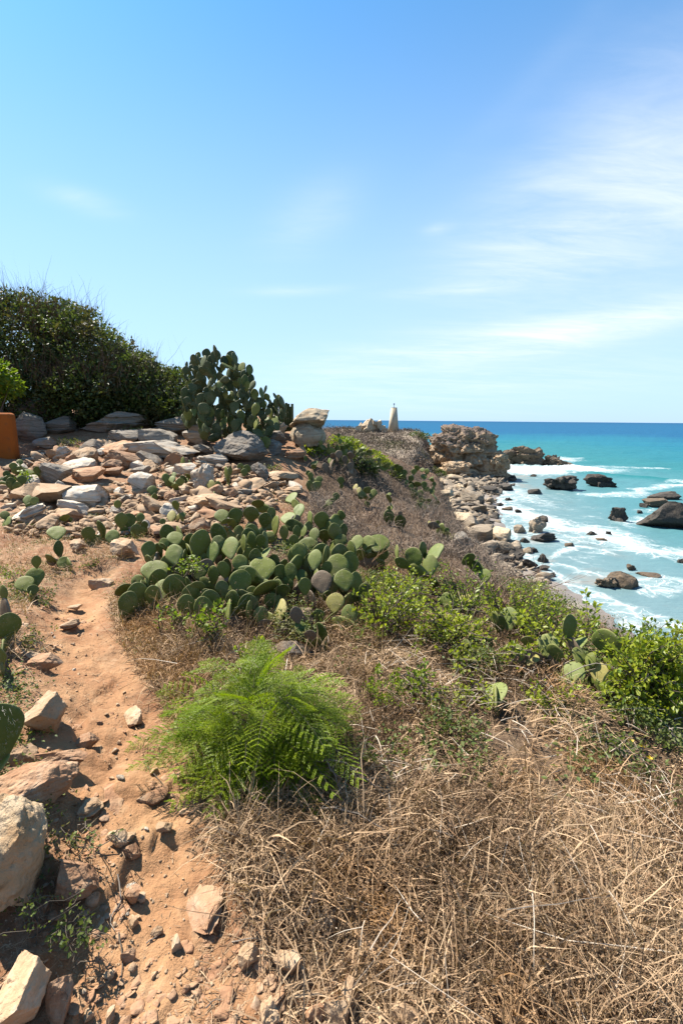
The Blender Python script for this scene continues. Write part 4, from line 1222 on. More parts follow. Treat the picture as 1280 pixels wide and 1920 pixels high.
cactus('broad prickly pear at the path side with large dark green upright pads',
       [c4(152, 332, 55, 72, 'g'), c4(190, 335, 35, 60), c4(210, 308, 40, 40), c4(250, 290, 60, 45), c4(247, 350, 70, 85, 'p', 10), c4(176, 412, 100, 85), c4(115, 447, 50, 50),
        c4(63, 480, 70, 62), c4(113, 505, 50, 60), c4(170, 500, 62, 85, 'g'), c4(248, 470, 90, 105), c4(290, 540, 70, 100), c4(335, 410, 70, 70), c4(338, 312, 70, 115),
        c4(386, 343, 55, 90, 'p', -8), c4(405, 305, 50, 50), c4(388, 425, 40, 75), c4(425, 405, 50, 70), c4(298, 462, 16, 70), c4(215, 560, 50, 60), c4(265, 600, 50, 60), c4(330, 470, 60, 60), c4(360, 500, 50, 60),
        c4(300, 300, 40, 60), c4(270, 420, 50, 60)],
       [wp(330, 3.6), wp(290, 3.9), wp(370, 4.1), wp(280, 3.6)], dcl)
cactus('middle prickly pear of the big clump with rounded dark pads over black shade',
       [c4(450, 325, 75, 90, 'p'), c4(500, 310, 30, 75), c4(530, 300, 35, 75), c4(575, 345, 60, 50, 'p'), c4(485, 450, 85, 85), c4(568, 400, 100, 80), c4(580, 470, 105, 70),
        c4(632, 415, 60, 65), c4(668, 415, 40, 80), c4(700, 340, 60, 60), c4(460, 520, 50, 90), c4(485, 380, 60, 60), c4(540, 360, 50, 70), c4(520, 420, 50, 60), c4(628, 557, 58, 100, 'y', -14),
        c4(600, 520, 60, 70), c4(520, 520, 60, 70), c4(420, 470, 50, 60), c4(560, 300, 40, 50), c4(610, 370, 40, 50), c4(640, 480, 60, 60), c4(480, 560, 60, 60), c4(560, 570, 60, 60)],
       [wp(470, 3.7), wp(500, 4.0), wp(540, 3.8), wp(440, 4.1)], dcl)
cactus('right hand prickly pear of the big clump with a reddish pad and grey corky stems',
       [c4(757, 368, 55, 85, 'p'), c4(838, 390, 85, 75), c4(863, 443, 80, 80), c4(905, 455, 45, 95), c4(783, 450, 80, 70, 'o'), c4(720, 465, 50, 70), c4(705, 425, 50, 45), c4(830, 525, 75, 80, 'y'),
        c4(883, 575, 65, 95, 'p', 12), c4(780, 635, 40, 90, 'g', 14), c4(770, 575, 50, 60), c4(745, 520, 40, 95, 'o', 16), c4(700, 600, 70, 90, 'o'), c4(690, 570, 50, 70, 'o'), c4(650, 620, 60, 70, 'o'), c4(740, 645, 50, 50, 'o'), c4(940, 480, 50, 60), c4(820, 470, 50, 60), c4(800, 400, 40, 60)],
       [wp(575, 3.6), wp(600, 3.7), wp(630, 3.9)], dcl)
rock_px(545, 1238, 80, 40, 'block', 'brown_sea_rock', 'dark rock in the shade under the big cactus clump', d=3.3, base=wp(545, 3.4)[2], cat='rock', name='rock')  # the clump's shade is put into the rocks' dark material here
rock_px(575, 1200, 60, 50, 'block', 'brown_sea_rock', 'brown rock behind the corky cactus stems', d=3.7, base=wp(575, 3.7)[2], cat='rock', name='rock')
dup_ = lambda px, py: 5.6 + (1030 - py) / 120 * 1.2 + rng.normal() * .08
def filler(n_, x0, x1, y0, y1, back=.22):
    out = []
    for _ in range(n_):
        hh = rng.uniform(38, 56); out.append((rng.uniform(x0, x1), rng.uniform(y0, y1), hh * rng.choice([.75, .66, .45, .3]), hh, rng.choice(['g', 'g', 'g', 'p'])))
    return out


for lb_, a_ in [('dark pads filling the shade at the left of the big cactus clump', (14, 235, 400, 1060, 1150)), ('dark pads crowded at the back of the big cactus clump', (24, 280, 500, 1000, 1070)),
                ('dark pads filling the black shade in the middle of the big cactus clump', (16, 390, 540, 1060, 1150)), ('dark pads crowded behind the reddish pad of the big clump', (18, 520, 670, 1035, 1110))]:
    cactus(lb_, filler(*a_), [wp(a_[1] + (a_[2] - a_[1]) * u_, 4.0 + .1 * u_) for u_ in (.2, .5, .8)], lambda a, b_: dcl(a, b_) + .22)
cactus('left plant of the upper cactus bank behind the big clump',
       [c4(418, 208, 55, 50), c4(470, 208, 55, 60), c4(525, 203, 62, 60), c4(550, 165, 50, 40), c4(455, 235, 40, 40), c4(415, 262, 60, 40), c4(520, 255, 35, 45), c4(575, 225, 50, 60), c4(615, 245, 30, 80), c4(600, 200, 35, 50), c4(480, 265, 40, 40)],
       [wp(430, 6.3), wp(480, 6.3)], dup_)
cactus('middle plant of the upper cactus bank with one bright round pad',
       [c4(672, 143, 55, 55, 'p'), c4(700, 190, 45, 65, 'p'), c4(660, 217, 62, 60, 'p'), c4(740, 217, 25, 60, 'p'), c4(690, 270, 30, 60), c4(715, 265, 30, 50, 'p'), c4(755, 278, 45, 60, 'p'), c4(645, 270, 35, 60), c4(680, 300, 40, 50)],
       [wp(545, 6.2), wp(570, 6.1)], dup_)
cactus('right plant of the upper cactus bank with dark pads shading each other',
       [c4(780, 225, 60, 65), c4(830, 270, 50, 75), c4(852, 207, 40, 38, 'p'), c4(808, 255, 30, 60), c4(860, 265, 30, 60), c4(790, 280, 50, 50), c4(850, 300, 50, 50)],
       [wp(605, 6.0), wp(630, 6.1)], dup_)
cactus('prickly pear with a fan of folded pads standing in long straw',
       [c4(910, 305, 52, 62, 'p'), c4(950, 312, 62, 72, 'p'), c4(988, 308, 85, 68), c4(965, 340, 60, 60), c4(1000, 350, 50, 60), c4(920, 350, 50, 50)],
       [wp(690, 5.3), wp(712, 5.4)], lambda a, b_: 5.2)
cactus('prickly pear with three big pale pads at the end of the bank before the sea',
       [c4(1055, 340, 30, 60, 'p'), c4(1115, 362, 80, 80, 'p', -12), c4(1175, 388, 62, 88, 'p', 8), c4(1195, 340, 78, 78, 'p', 14), c4(1150, 332, 34, 62)],
       [wp(785, 4.95), wp(812, 4.9)], 4.75)
dr = lambda px, py: 4.6 - (py - 1060) / 260 * 1.3
cactus('yellowing prickly pear beside the tan patch at the slope edge',
       [c5(190, 358, 70, 78, 'p'), c5(275, 365, 62, 84, 'y'), c5(322, 350, 40, 60, 'p'), c5(365, 245, 62, 72, 'p'), c5(290, 172, 76, 56), c5(225, 310, 24, 60, 'o')],
       [wp(838, 4.8), wp(880, 4.9), wp(900, 5.2)], lambda a, b_: 4.7 + (1120 - b_) / 300)
cactus('single broad green pad cactus in the straw before the wash',
       [c5(475, 445, 100, 118, 'p', 8), c5(435, 470, 40, 90), c5(410, 440, 40, 70)], [wp(945, 4.1), wp(935, 4.15)], 3.95)
cactus('prickly pear of striped pads tangled in the leafy shrub with one upright dark pad',
       [c5(752, 485, 55, 135, 'g', 2), c5(655, 570, 112, 120, 'p'), c5(800, 560, 90, 80, 'p', 20), c5(510, 610, 80, 105, 'p'), c5(575, 632, 84, 66, 'y'), c5(770, 700, 110, 130, 'p'), c5(690, 600, 90, 80, 'p'), c5(560, 545, 60, 60)],
       [wp(1040, 3.5), wp(1010, 3.55), wp(990, 3.6)], 3.35)
cactus('prickly pear with a broad bent pad among the green shrub leaves',
       [c5(930, 560, 140, 120, 'p', 22), c5(895, 700, 84, 112, 'y', 6), c5(850, 640, 50, 90)], [wp(1110, 3.3), wp(1125, 3.35)], 3.2)
cactus('half round pad low in the dry grass of the slope', [c5(418, 792, 126, 108, 'p', 6)], [wp(930, 3.35)], 3.3)
cactus('dark upright pads shaded in the straw left of the single broad pad', [c5(280, 590, 56, 112, 'g', 4), c5(300, 540, 30, 60), c5(380, 560, 50, 70)], [wp(874, 3.65)], 3.6)

# nearest pad, cut by the edge of the view, with its spines
pr = cactus('large nearest prickly pear pad with white spines at the edge of the view', [(-10, 1376, 108, 118, 'g', 8), (-55, 1440, 90, 96, 'g', -14)], [wp(-60, 1.95)], 1.72)
for pad in [c_ for c_ in pr.children if c_.scale[2] > .19][:3]:
    ln, rd = [], []
    for k in range(60):
        u, v_ = rng.uniform(-.42, .42), rng.uniform(.12, .95)
        if (u / .46) ** 2 + ((v_ - .52) / .5) ** 2 > .9: continue
        for _ in range(2):
            for sgn in (-1, 1):
                a = np.array([u, sgn * .05, v_]); ln.append([a, a + np.array([rng.normal() * .02, sgn * rng.uniform(.10, .22), rng.normal() * .03 + .02])]); rd.append((.0014, .0005))
    s_ = link('spines', tubes(ln, rd, 3, 'spines', [MAT['spine']]), pad); s_['kind'] = 'stuff'

cactus('two dark pads with a thin one on top just beyond the nearest big pad', [(8, 1113, 15, 36, 'g', 0), (14, 1176, 48, 56, 'g', -10), (-2, 1232, 24, 44, 'g', 8)], [wp(-4, 3.0)], 2.95)
cactus('small three padded prickly pear in green weeds left of the far path', [c3(200, 855, 50, 75), c3(193, 938, 100, 95), c3(138, 975, 100, 88), c3(180, 1010, 60, 60)], [gp(60, 1118)], 4.0)
cactus('zigzag stack of pads with a flat round one on top beside the path', [c3(310, 697, 98, 72, 'g', 0), c3(324, 785, 40, 105, 'g', 2), c3(275, 838, 70, 58, 'g', -35), c3(350, 860, 72, 62, 'g', 50)], [gp(112, 1062)], 5.1)
cactus('trio of separate young pads in a grass patch below the white slabs', [c3(483, 702, 76, 84), c3(553, 677, 40, 106), c3(616, 722, 78, 98, 'p')], [gp(170, 1015), gp(212, 1022)], 5.95)
cactus('small prickly pear of four dark round pads left of the big cactus clump', [c3(662, 630, 72, 94), c3(705, 630, 78, 90), c3(767, 618, 54, 70, 'p'), c3(745, 680, 62, 70), c3(790, 655, 40, 50)], [gp(245, 998)], 6.35)
cactus('small prickly pear with two yellow pads in the rubble', [c3(960, 546, 42, 56), c3(937, 607, 54, 78, 'y'), c3(972, 614, 30, 46, 'y'), c3(890, 638, 36, 34), c3(998, 600, 36, 38, 'p')], [gp(322, 984), gp(308, 983)], 6.6, near=False)
cactus('pair of pads, a dark one above a yellow one, beside the tilted grey slab', [c3(832, 464, 58, 60), c3(803, 512, 32, 56, 'y'), c3(845, 502, 30, 50)], [gp(280, 942)], 7.7, near=False)
cactus('lone dark oval pad right of the big white block', [c3(642, 545, 40, 60)], [gp(221, 958)], 7.3, near=False)
cactus('small round pad with a bud behind the brown plank slab', [c3(355, 615, 54, 46), c3(388, 625, 20, 30)], [gp(122, 983)], 6.5, near=False)
cactus('pale prickly pear clump before the tall leaning white stone', [c3(905, 398, 50, 50, 'p'), c3(1030, 388, 44, 32), c3(985, 430, 56, 70), c3(965, 450, 60, 50), c3(940, 405, 40, 50, 'p'), c3(1000, 405, 40, 50), c3(950, 380, 30, 40, 'p')], [gp(335, 922)], 8.1, near=False)
cactus('olive pads with one pale disc right of the tall leaning white stone', [c3(1150, 435, 50, 66, 'y'), c3(1190, 450, 40, 80), c3(1175, 480, 50, 50, 'y')], [gp(404, 928)], 7.9, near=False)
cactus('thin edge on pads between the pale sloping slab and the dirt', [c3(1240, 380, 24, 100), c3(1255, 360, 20, 60)], [gp(427, 908)], 8.7, near=False)
cactus('prickly pear mixed with bright leaves at the shaded left of the rubble', [c3(110, 310, 36, 36), c3(75, 335, 44, 50), c3(150, 370, 70, 44), c3(205, 355, 40, 44), c3(12, 412, 40, 36), c3(65, 430, 50, 80), c3(120, 410, 50, 60), c3(40, 380, 40, 50), c3(95, 445, 50, 60)], [gp(24, 918), gp(42, 920)], 8.2, near=False)
cactus('two yellow green pads under the leafy prickly pear', [c3(152, 518, 46, 70, 'p', -12), c3(192, 525, 50, 60, 'p', 20)], [gp(57, 950)], 7.2, near=False)
cactus('thick pale pad lying by the white pointed slab at the edge of the view', [c3(42, 635, 66, 60, 'p', 40), c3(28, 600, 50, 40)], [gp(10, 990)], 6.5, near=False)
cactus('small dark pads beside the grey stone below the rounded boulder', [(452, 878, 14, 20), (463, 880, 16, 18), (458, 886, 14, 16)], [gp(457, 893)], 9.3, near=False)
cactus('upright little pad on the long pale ledge', [(342, 866, 8, 20), (352, 868, 12, 14, 'p')], [gp(345, 876)], 9.7, near=False)

# brushy slope towards the beach
cactus('dense prickly pear with pale and dark pads where the brushy slope meets the beach',
       [cz(795, 318, 58, 58), cz(830, 350, 50, 60), cz(825, 378, 42, 50), cz(775, 300, 50, 42), cz(925, 312, 48, 46), cz(900, 342, 42, 50), cz(965, 326, 38, 42, 'p'), cz(1000, 337, 44, 40, 'p'),
        cz(978, 376, 52, 46), cz(1030, 386, 48, 42, 'p'), cz(880, 392, 45, 60), cz(848, 418, 36, 48, 'p'), cz(930, 432, 60, 46), cz(978, 438, 52, 62), cz(918, 470, 38, 24, 'p'), cz(882, 455, 42, 60), cz(1040, 490, 42, 36),
        cz(1078, 575, 52, 50), cz(1012, 565, 62, 52), cz(990, 606, 40, 28, 'p'), cz(1055, 432, 36, 36, 'p'), cz(905, 520, 50, 50), cz(950, 500, 50, 60), cz(740, 320, 40, 50), cz(760, 350, 50, 40), cz(960, 555, 50, 50), cz(930, 590, 40, 40)],
       [wp(775, 12.3), wp(795, 12.2), wp(752, 12.4)], lambda a, b_: 12.1 + (930 - b_) / 250, near=False, step=.2)
cactus('prickly pear with three yellow pads in the middle of the grey brush', [cz(464, 456, 42, 66, 'y'), cz(492, 480, 42, 62, 'y'), cz(552, 478, 74, 60, 'g', 50), cz(600, 500, 62, 62), cz(548, 537, 50, 42, 'y')], [wp(672, 9.6), wp(690, 9.5)], 9.4, near=False)
cactus('cactus with dark oval pads at the landward side of the grey brush', [cz(112, 350, 42, 48), cz(130, 372, 46, 66), cz(120, 440, 52, 82), cz(195, 398, 56, 50)], [wp(582, 9.7), wp(595, 9.6)], 9.5, near=False)
cactus('dark round pad alone above the grey dead cactus stems', [cz(355, 405, 58, 62), cz(360, 450, 30, 50)], [wp(640, 9.9)], 9.8, near=False)
cactus('dusty olive pads low in the grey brush', [cz(320, 525, 58, 60), cz(270, 572, 62, 52), cz(244, 612, 46, 56), cz(290, 560, 40, 50)], [wp(620, 8.6), wp(612, 8.4)], 8.4, near=False)
cactus('crest prickly pear with scattered dark pads below the split boulder',
       [cz(340, 66, 26, 36), cz(330, 166, 36, 62), cz(370, 160, 42, 42), cz(437, 166, 32, 36), cz(205, 122, 32, 42), cz(260, 150, 22, 52), cz(300, 256, 36, 50), cz(270, 256, 32, 52, 'p'), cz(350, 110, 30, 50), cz(400, 150, 40, 40)],
       [wp(630, 11.3), wp(640, 11.5), wp(615, 11.2)], 11.2, near=False)
cactus('crest prickly pear with pale tilted pads nearest the tower', [cz(570, 186, 48, 36, 'p', 50), cz(490, 186, 48, 42), cz(480, 215, 40, 50), cz(700, 292, 52, 42), cz(520, 160, 36, 36, 'p'), cz(640, 250, 36, 40), cz(600, 290, 40, 50)], [wp(672, 11.6), wp(690, 11.9), wp(718, 12.1)], 11.5, near=False)
cactus('flat dark pads left of the crest cactus above the orange dirt', [cz(90, 240, 26, 46), cz(160, 273, 58, 42), cz(150, 300, 40, 40)], [wp(575, 10.8), wp(588, 10.7)], 10.6, near=False)
cactus('grey dead prickly pear stems hanging over the dark hollow', [cz(340, 210, 60, 70, 'o'), cz(385, 250, 50, 70, 'o'), cz(430, 220, 60, 60, 'o'), cz(425, 300, 50, 70, 'o'), cz(300, 220, 50, 50, 'o'), cz(240, 330, 60, 90, 'o'), cz(270, 380, 50, 90, 'o'), cz(450, 350, 50, 80, 'o'), cz(380, 330, 40, 60, 'o')], [wp(625, 10.6), wp(650, 10.7)], 10.5, near=False, fill='o')
cactus('few small pads poking from the grey brush above the fan cactus', [cz(715, 615, 32, 46), cz(736, 605, 22, 42, 'p'), cz(800, 655, 36, 46, 'o'), cz(718, 506, 32, 24)], [wp(730, 8.5), wp(752, 8.3)], 8.3, near=False)
cactus('loose cluster of pale and brown pads at the foot of the brushy slope', [cz(1080, 720, 32, 36), cz(1110, 735, 36, 36, 'p'), cz(1095, 770, 42, 38, 'p'), cz(1150, 776, 42, 46), cz(1166, 815, 46, 36, 'y'), cz(1120, 822, 42, 46, 'o'), cz(1205, 820, 30, 42), cz(1018, 720, 26, 34, 'y')], [wp(828, 8.3), wp(842, 8.2), wp(806, 8.4)], 8.1, near=False)

# the tall tree-like prickly pear on the ledge
sil = [(347, 690), (365, 672), (384, 672), (398, 656), (412, 666), (424, 676), (438, 672), (448, 692), (468, 692), (470, 712), (480, 722), (478, 738), (497, 732), (512, 746), (532, 756), (530, 775), (514, 790), (498, 826), (484, 830), (470, 820),
       (440, 808), (420, 802), (396, 800), (372, 792), (346, 788), (343, 770), (352, 748), (345, 730), (350, 712)]
tt = []
tries = 0
while len(tt) < 185 and tries < 12000:
    tries += 1
    px, py = rng.uniform(342, 534), rng.uniform(655, 832)
    if not inpoly(px, py - 6, sil) and not inpoly(px, py + 5, sil): continue
    if min([math.hypot(px - a[0], py - a[1]) for a in tt] + [99]) < 7.4: continue
    hh = rng.uniform(16, 27); wv = hh * rng.choice([.75, .68, .55, .42, .25, .95], p=[.2, .18, .18, .18, .18, .08])
    tt.append((px, py, wv, hh, rng.choice(['t', 't', 't', 'g', 'p'], p=[.4, .2, .1, .22, .08]), rng.normal() * 16 + (px - 425) * .12))
cactus('tall tree like prickly pear on the grey ledge beside the hedge', tt, [wp(392, 11.0), wp(395, 11.0, .35), wp(400, 11.1, .7), wp(430, 11.0), wp(455, 11.1), wp(480, 11.2)], lambda a, b_: 11.1 + rng.normal() * .38, near=False, fill='t', step=.24)
# slim columns behind it, against the sky
b0 = pw(538, 776, 11.9)
t = tag(empty('column_cactus', tuple(b0)), 'tiny slim columnar cactus against the sky beside the crest boulder', 'cactus')
for k, (px, h_) in enumerate([(533, 10), (537, 13), (541, 12), (545, 9), (548, 12)]):
    a = pw(px, 778, 11.9); l_ = h_ * 1.7 * 11.9 / FPX; L = np.array([[0, 0, -.4], [0, 0, 0], [0, 0, l_ * .9], [0, 0, l_]]) + (a - b0)
    link('stem', tubes([L], [np.array([.03, .034, .032, .012])], 7, 'stem', [MAT['tree_pad']]), t)

# ------------------------------------------------------------------ plants: leaves, blades, stems as real faces
def leaves(P, L, W, up=.5, fold=.25, tone=None, dirs=None):
    """folded diamond leaves: 4 vertices, 2 triangles each"""
    n_ = len(P); L = np.broadcast_to(L, n_)[:, None]; W = np.broadcast_to(W, n_)[:, None]
    if dirs is None:
        dirs = rng.normal(size=(n_, 3)); dirs[:, 2] = dirs[:, 2] * .6
    dirs = dirs / np.linalg.norm(dirs, axis=1)[:, None]
    nr = rng.normal(size=(n_, 3)) * (1 - up) + np.array([0, 0, 1.0]) * up
    s = np.cross(dirs, nr); s /= np.maximum(np.linalg.norm(s, axis=1), 1e-6)[:, None]; nn = np.cross(s, dirs)
    V = np.stack([P, P + dirs * L * .45 + s * W * .5 + nn * W * fold, P + dirs * L, P + dirs * L * .45 - s * W * .5 + nn * W * fold], 1).reshape(-1, 3)
    i = np.arange(n_)[:, None] * 4
    T = np.concatenate([i + [0, 1, 2], i + [0, 2, 3]], 1).reshape(-1, 3)
    return V, T, np.repeat(rng.random(n_) if tone is None else tone, 4)


def blades(P, az_, tilt, L, W, curl, seg=3, tone=None, jit=.0):
    """bent tapering blades: strips of seg pieces ending in a point"""
    n_ = len(P); d = np.column_stack([np.sin(az_) * np.sin(tilt), np.cos(az_) * np.sin(tilt), np.cos(tilt)])
    sa = rng.uniform(0, 2 * np.pi, n_); s = np.column_stack([np.cos(sa), np.sin(sa), .3 * rng.normal(size=n_)])
    s -= (s * d).sum(1)[:, None] * d; s /= np.linalg.norm(s, axis=1)[:, None]
    lv = []; p = P.copy(); dd = d.copy()
    for k in range(seg + 1):
        if k < seg:
            wv = (W * (1 - .75 * k / seg))[:, None] * .5
            lv += [p - s * wv, p + s * wv]
            p = p + dd * (L / seg)[:, None]
            dd = dd + np.column_stack([rng.normal(size=n_) * jit, rng.normal(size=n_) * jit, -curl + rng.normal(size=n_) * jit]); dd /= np.linalg.norm(dd, axis=1)[:, None]
        else:
            lv.append(p)
    m_ = 2 * seg + 1
    V = np.stack(lv, 1).reshape(-1, 3); i = np.arange(n_)[:, None] * m_
    T = []
    for k in range(seg - 1): T += [i + [2 * k, 2 * k + 1, 2 * k + 3], i + [2 * k, 2 * k + 3, 2 * k + 2]]
    T.append(i + [2 * seg - 2, 2 * seg - 1, 2 * seg])
    return V, np.concatenate(T, 1).reshape(-1, 3), np.repeat(rng.random(n_) if tone is None else tone, m_)


def join(parts):
    o, Vs, Ts, A = 0, [], [], []
    for V, T, t_ in parts: Vs.append(V); Ts.append(T + o); A.append(t_); o += len(V)
    return np.concatenate(Vs), np.concatenate(Ts), np.concatenate(A)


def stuff(name, label, m, parts):
    V, T, A = join(parts)
    me = mk(name, V, T, [MAT[m]], False, {'tone': A}); return tag(link(name, me), label, kind='stuff')


def field(n_, r0, r1, a0, a1, power=1.0):
    """points spread over the near slope, thinning out with distance"""
    r = r0 * (r1 / r0) ** (rng.random(n_) ** power); a = rng.uniform(R(a0), R(a1), n_)
    return r * np.sin(a), r * np.cos(a)


def grassline(y): return np.interp(y, GLY, GLX)


def keep_grass(x, y, edge=.12):
    pd = path_d(x, y)
    return (x > grassline(y)) & (pd > edge * (.3 + .7 * rng.random(len(x)))) & (x < xe_f(y) + 1.2)


# clumpy density: straw lies in mats with bare earth between
def clump(x, y, s, seed, lo, hi): return sst(lo, hi, fbm(np.column_stack([x, y]) / s, 3, seed))


# straw mats
x, y = field(230000, 1.0, 6.2, -30, 47, .9)
k = keep_grass(x, y) & (rng.random(len(x)) < (.05 + .95 * clump(x, y, .28, 201, -.4, .45)) * (.35 + .65 * clump(x, y, .8, 205, -.5, .15)))
k &= (y < 5.4) & (rng.random(len(x)) < np.where((x < .12) & (y < 1.9), .3, np.where((x < .5) & (y < 1.5), .55, 1.0)))
x, y = x[k], y[k]; n_ = len(x); base = np.column_stack([x, y, surf(x, y) - .01])
lay = rng.random(n_)
hump = np.clip(.12 * fbm(np.column_stack([x, y]) / .45, 2, 211) + .05, 0, .25)
base[:, 2] += hump * rng.random(n_) ** 1.5
flow = 2.2 * fbm(np.column_stack([x, y]) / .5, 2, 221) + rng.normal(size=n_) * .9
tilt = np.where(lay < .78, rng.uniform(1.0, 1.62, n_), rng.uniform(.15, .9, n_))
L = rng.lognormal(-2.4, .45, n_) * np.where((x > .3) & (y < 2.2), 1.3, .95); W = rng.lognormal(-5.72, .4, n_) * (1 + .12 * np.hypot(x, y))
stuff('dry_grass', 'matted pale straw and dry grass covering the slope right of the path', 'straw', [blades(base, flow * 1.0 + 2.0, tilt, L, W, .18, 3, np.clip(rng.normal(.48, .34, n_) + .45 * fbm(np.column_stack([x, y]) / .8, 2, 231), 0, 1), .16)])
# brown weeds with rough heads
x, y = field(60000, 1.2, 6.5, -28, 47, .8)
k = keep_grass(x, y, .2) & (rng.random(len(x)) < clump(x, y, .5, 241, -.15, .5)) & (y < 6) & ((y > 1.9) | (x > .3) | (rng.random(len(x)) < .3))
x, y = x[k], y[k]; n_ = len(x); base = np.column_stack([x, y, surf(x, y) - .01]); L = rng.lognormal(-1.9, .4, n_)
az_ = rng.uniform(0, 6.3, n_); tl = rng.uniform(.05, .9, n_)
tipd = np.column_stack([np.sin(az_) * np.sin(tl), np.cos(az_) * np.sin(tl), np.cos(tl)])
parts = [blades(base, az_, tl, L, rng.lognormal(-5.9, .3, n_) * (1 + .1 * y), .1, 3, None, .15)]
sel = rng.random(n_) < .5
for kk in range(5):
    q = base[sel] + tipd[sel] * (L[sel] * rng.uniform(.5, .95, sel.sum()))[:, None] + rng.normal(size=(sel.sum(), 3)) * .012
    parts.append(leaves(q, rng.uniform(.008, .022, len(q)), rng.uniform(.004, .01, len(q)), .2))
stuff('dry_weeds', 'brown dried weeds with rough seed heads among the straw', 'brown_weed', parts)
# long bleached stalks lying over everything
x, y = field(2800, 1.1, 5.5, -24, 47, .85)
k = keep_grass(x, y, .6) & (rng.random(len(x)) < .15 + .85 * clump(x, y, .7, 311, -.1, .5)); x, y = x[k], y[k]; n_ = len(x)
base = np.column_stack([x, y, surf(x, y) + rng.uniform(.02, .16, n_)])
stuff('dead_stalks', 'long bleached stalks lying over the dry grass', 'pale_stalk', [blades(base, rng.uniform(0, 6.3, n_), rng.uniform(1.1, 1.75, n_), rng.lognormal(-1.65, .45, n_), rng.lognormal(-5.75, .3, n_), .09, 4, np.clip(rng.normal(.6, .25, n_), 0, 1), .1)])
# loose straw litter on path edges and trampled dirt
x, y = field(70000, 1.0, 7.5, -44, 8, .8)
pd = path_d(x, y)
k = (rng.random(len(x)) < np.exp(-np.clip(pd + .05, 0, 9) / .25) * .22 + .05 + .35 * clump(x, y, .6, 255, .0, .6) * (pd > .08)) & (x < grassline(y) + .3) & (rng.random(len(x)) < clump(x, y, .3, 251, -.4, .5) + .05) & ((pd > -.16) | (rng.random(len(x)) < .1))
x, y = x[k], y[k]; n_ = len(x); base = np.column_stack([x, y, surf(x, y) + .004])
stuff('straw_litter', 'loose straw bits lying on the edges of the path', 'straw', [blades(base, rng.uniform(0, 6.3, n_), rng.uniform(1.35, 1.6, n_), rng.lognormal(-3.0, .5, n_), rng.lognormal(-6.2, .3, n_), .02, 2, None, .05)])

# grey brush of dead twigs over the slope towards the beach
x, y = field(30000, 4.6, 15.5, -6, 20, .75)
k = (x > grassline(y) + .1) & (x < xe_f(y) + 1.6) & (rng.random(len(x)) < .25 + .75 * clump(x, y, .7, 261, -.4, .4)) & ((y > 6.2) | (x > 1.4))
x, y = x[k], y[k]; n_ = len(x); base = np.column_stack([x, y, surf(x, y) - .02])
L = rng.lognormal(-1.25, .35, n_) * np.where(y > 10, .62, np.where(y > 7, .9, .7))
parts = [blades(base + rng.normal(size=(n_, 3)) * [.05, .05, 0], rng.uniform(0, 6.3, n_), rng.uniform(.1, 1.25, n_), L, rng.lognormal(-4.9, .3, n_), .12, 3, None, .35)]
q = base + np.column_stack([rng.normal(size=n_) * .08, rng.normal(size=n_) * .08, rng.uniform(.03, .26, n_)])
parts.append(blades(q, rng.uniform(0, 6.3, n_), rng.uniform(.3, 2.0, n_), rng.lognormal(-2.0, .3, n_), rng.lognormal(-5.2, .3, n_), .1, 2, None, .3))
stuff('grey_brush', 'tangle of grey leafless brush covering the slope towards the beach', 'grey_twig', parts)
# dry bundle of grass at the cactus foot, thick and pale
x, y = [], []
for px, py, n0, sg in [(270, 1190, 2600, .22), (330, 1225, 1500, .18), (230, 1160, 1200, .16), (400, 1245, 500, .14), (620, 1250, 700, .2), (300, 1270, 1800, .16), (330, 1330, 900, .14), (460, 1580, 2200, .16), (560, 1600, 2200, .2), (640, 1560, 1800, .2), (1180, 1640, 3500, .3), (1000, 1750, 3500, .22), (1150, 1820, 3500, .25), (900, 1850, 1200, .2), (60, 1010, 700, .3), (150, 995, 500, .25), (30, 1060, 600, .25), (190, 1060, 500, .15), (100, 1085, 500, .2), (70, 1165, 300, .12), (200, 1035, 400, .2), (330, 1000, 600, .3), (30, 1240, 250, .1), (560, 960, 900, .4), (480, 985, 700, .3)]:
    p, d = hit(px, py); x.append(p[0] + rng.normal(size=n0) * sg); y.append(p[1] + rng.normal(size=n0) * sg * .8)
x, y = np.concatenate(x), np.concatenate(y); k = path_d(x, y) > .06; x, y = x[k], y[k]; n_ = len(x)
base = np.column_stack([x, y, surf(x, y) + rng.uniform(0, .07, n_)])
hs = np.where((x < grassline(y) + .1) & (y > 2.6), .55, 1.0)
stuff('straw_tufts', 'thick tufts of long bleached grass at the cactus foot and in the lower slope', 'straw', [blades(base, rng.uniform(0, 6.3, n_), rng.uniform(.3, 1.5, n_), rng.lognormal(-2.05, .4, n_) * hs, rng.lognormal(-5.45, .35, n_), .3, 4, np.clip(rng.normal(.65, .3, n_), 0, 1), .14)])

# low green weeds: left of the path and through the straw
x, y = field(9000, 1.5, 8, -42, -5, .9)
k = (path_d(x, y) > .1) & (rng.random(len(x)) < clump(x, y, .45, 271, -.05, .6)) & (x < grassline(y)); x, y = x[k], y[k]
x2, y2 = field(15000, 1.5, 6.2, -8, 45, .8)
k = keep_grass(x2, y2, .3) & (rng.random(len(x2)) < clump(x2, y2, .5, 281, .1, .75) * sst(1.8, 3.0, y2)); x2, y2 = x2[k], y2[k]
parts = []
for xx, yy, hh, ll in [(x, y, .05, .016), (x2, y2, .12, .026)]:
    b_ = np.column_stack([xx, yy, surf(xx, yy)])
    for _ in range(9):
        q = b_ + np.column_stack([rng.normal(size=len(xx)) * .035, rng.normal(size=len(xx)) * .035, rng.uniform(.005, hh, len(xx)) + (.06 if hh > .1 else 0)])
        parts.append(leaves(q, rng.uniform(.6, 1.3, len(xx)) * ll, rng.uniform(.4, .8, len(xx)) * ll, .55))
stuff('green_weeds', 'low green weeds creeping through straw and dirt', 'weed_leaf', parts)

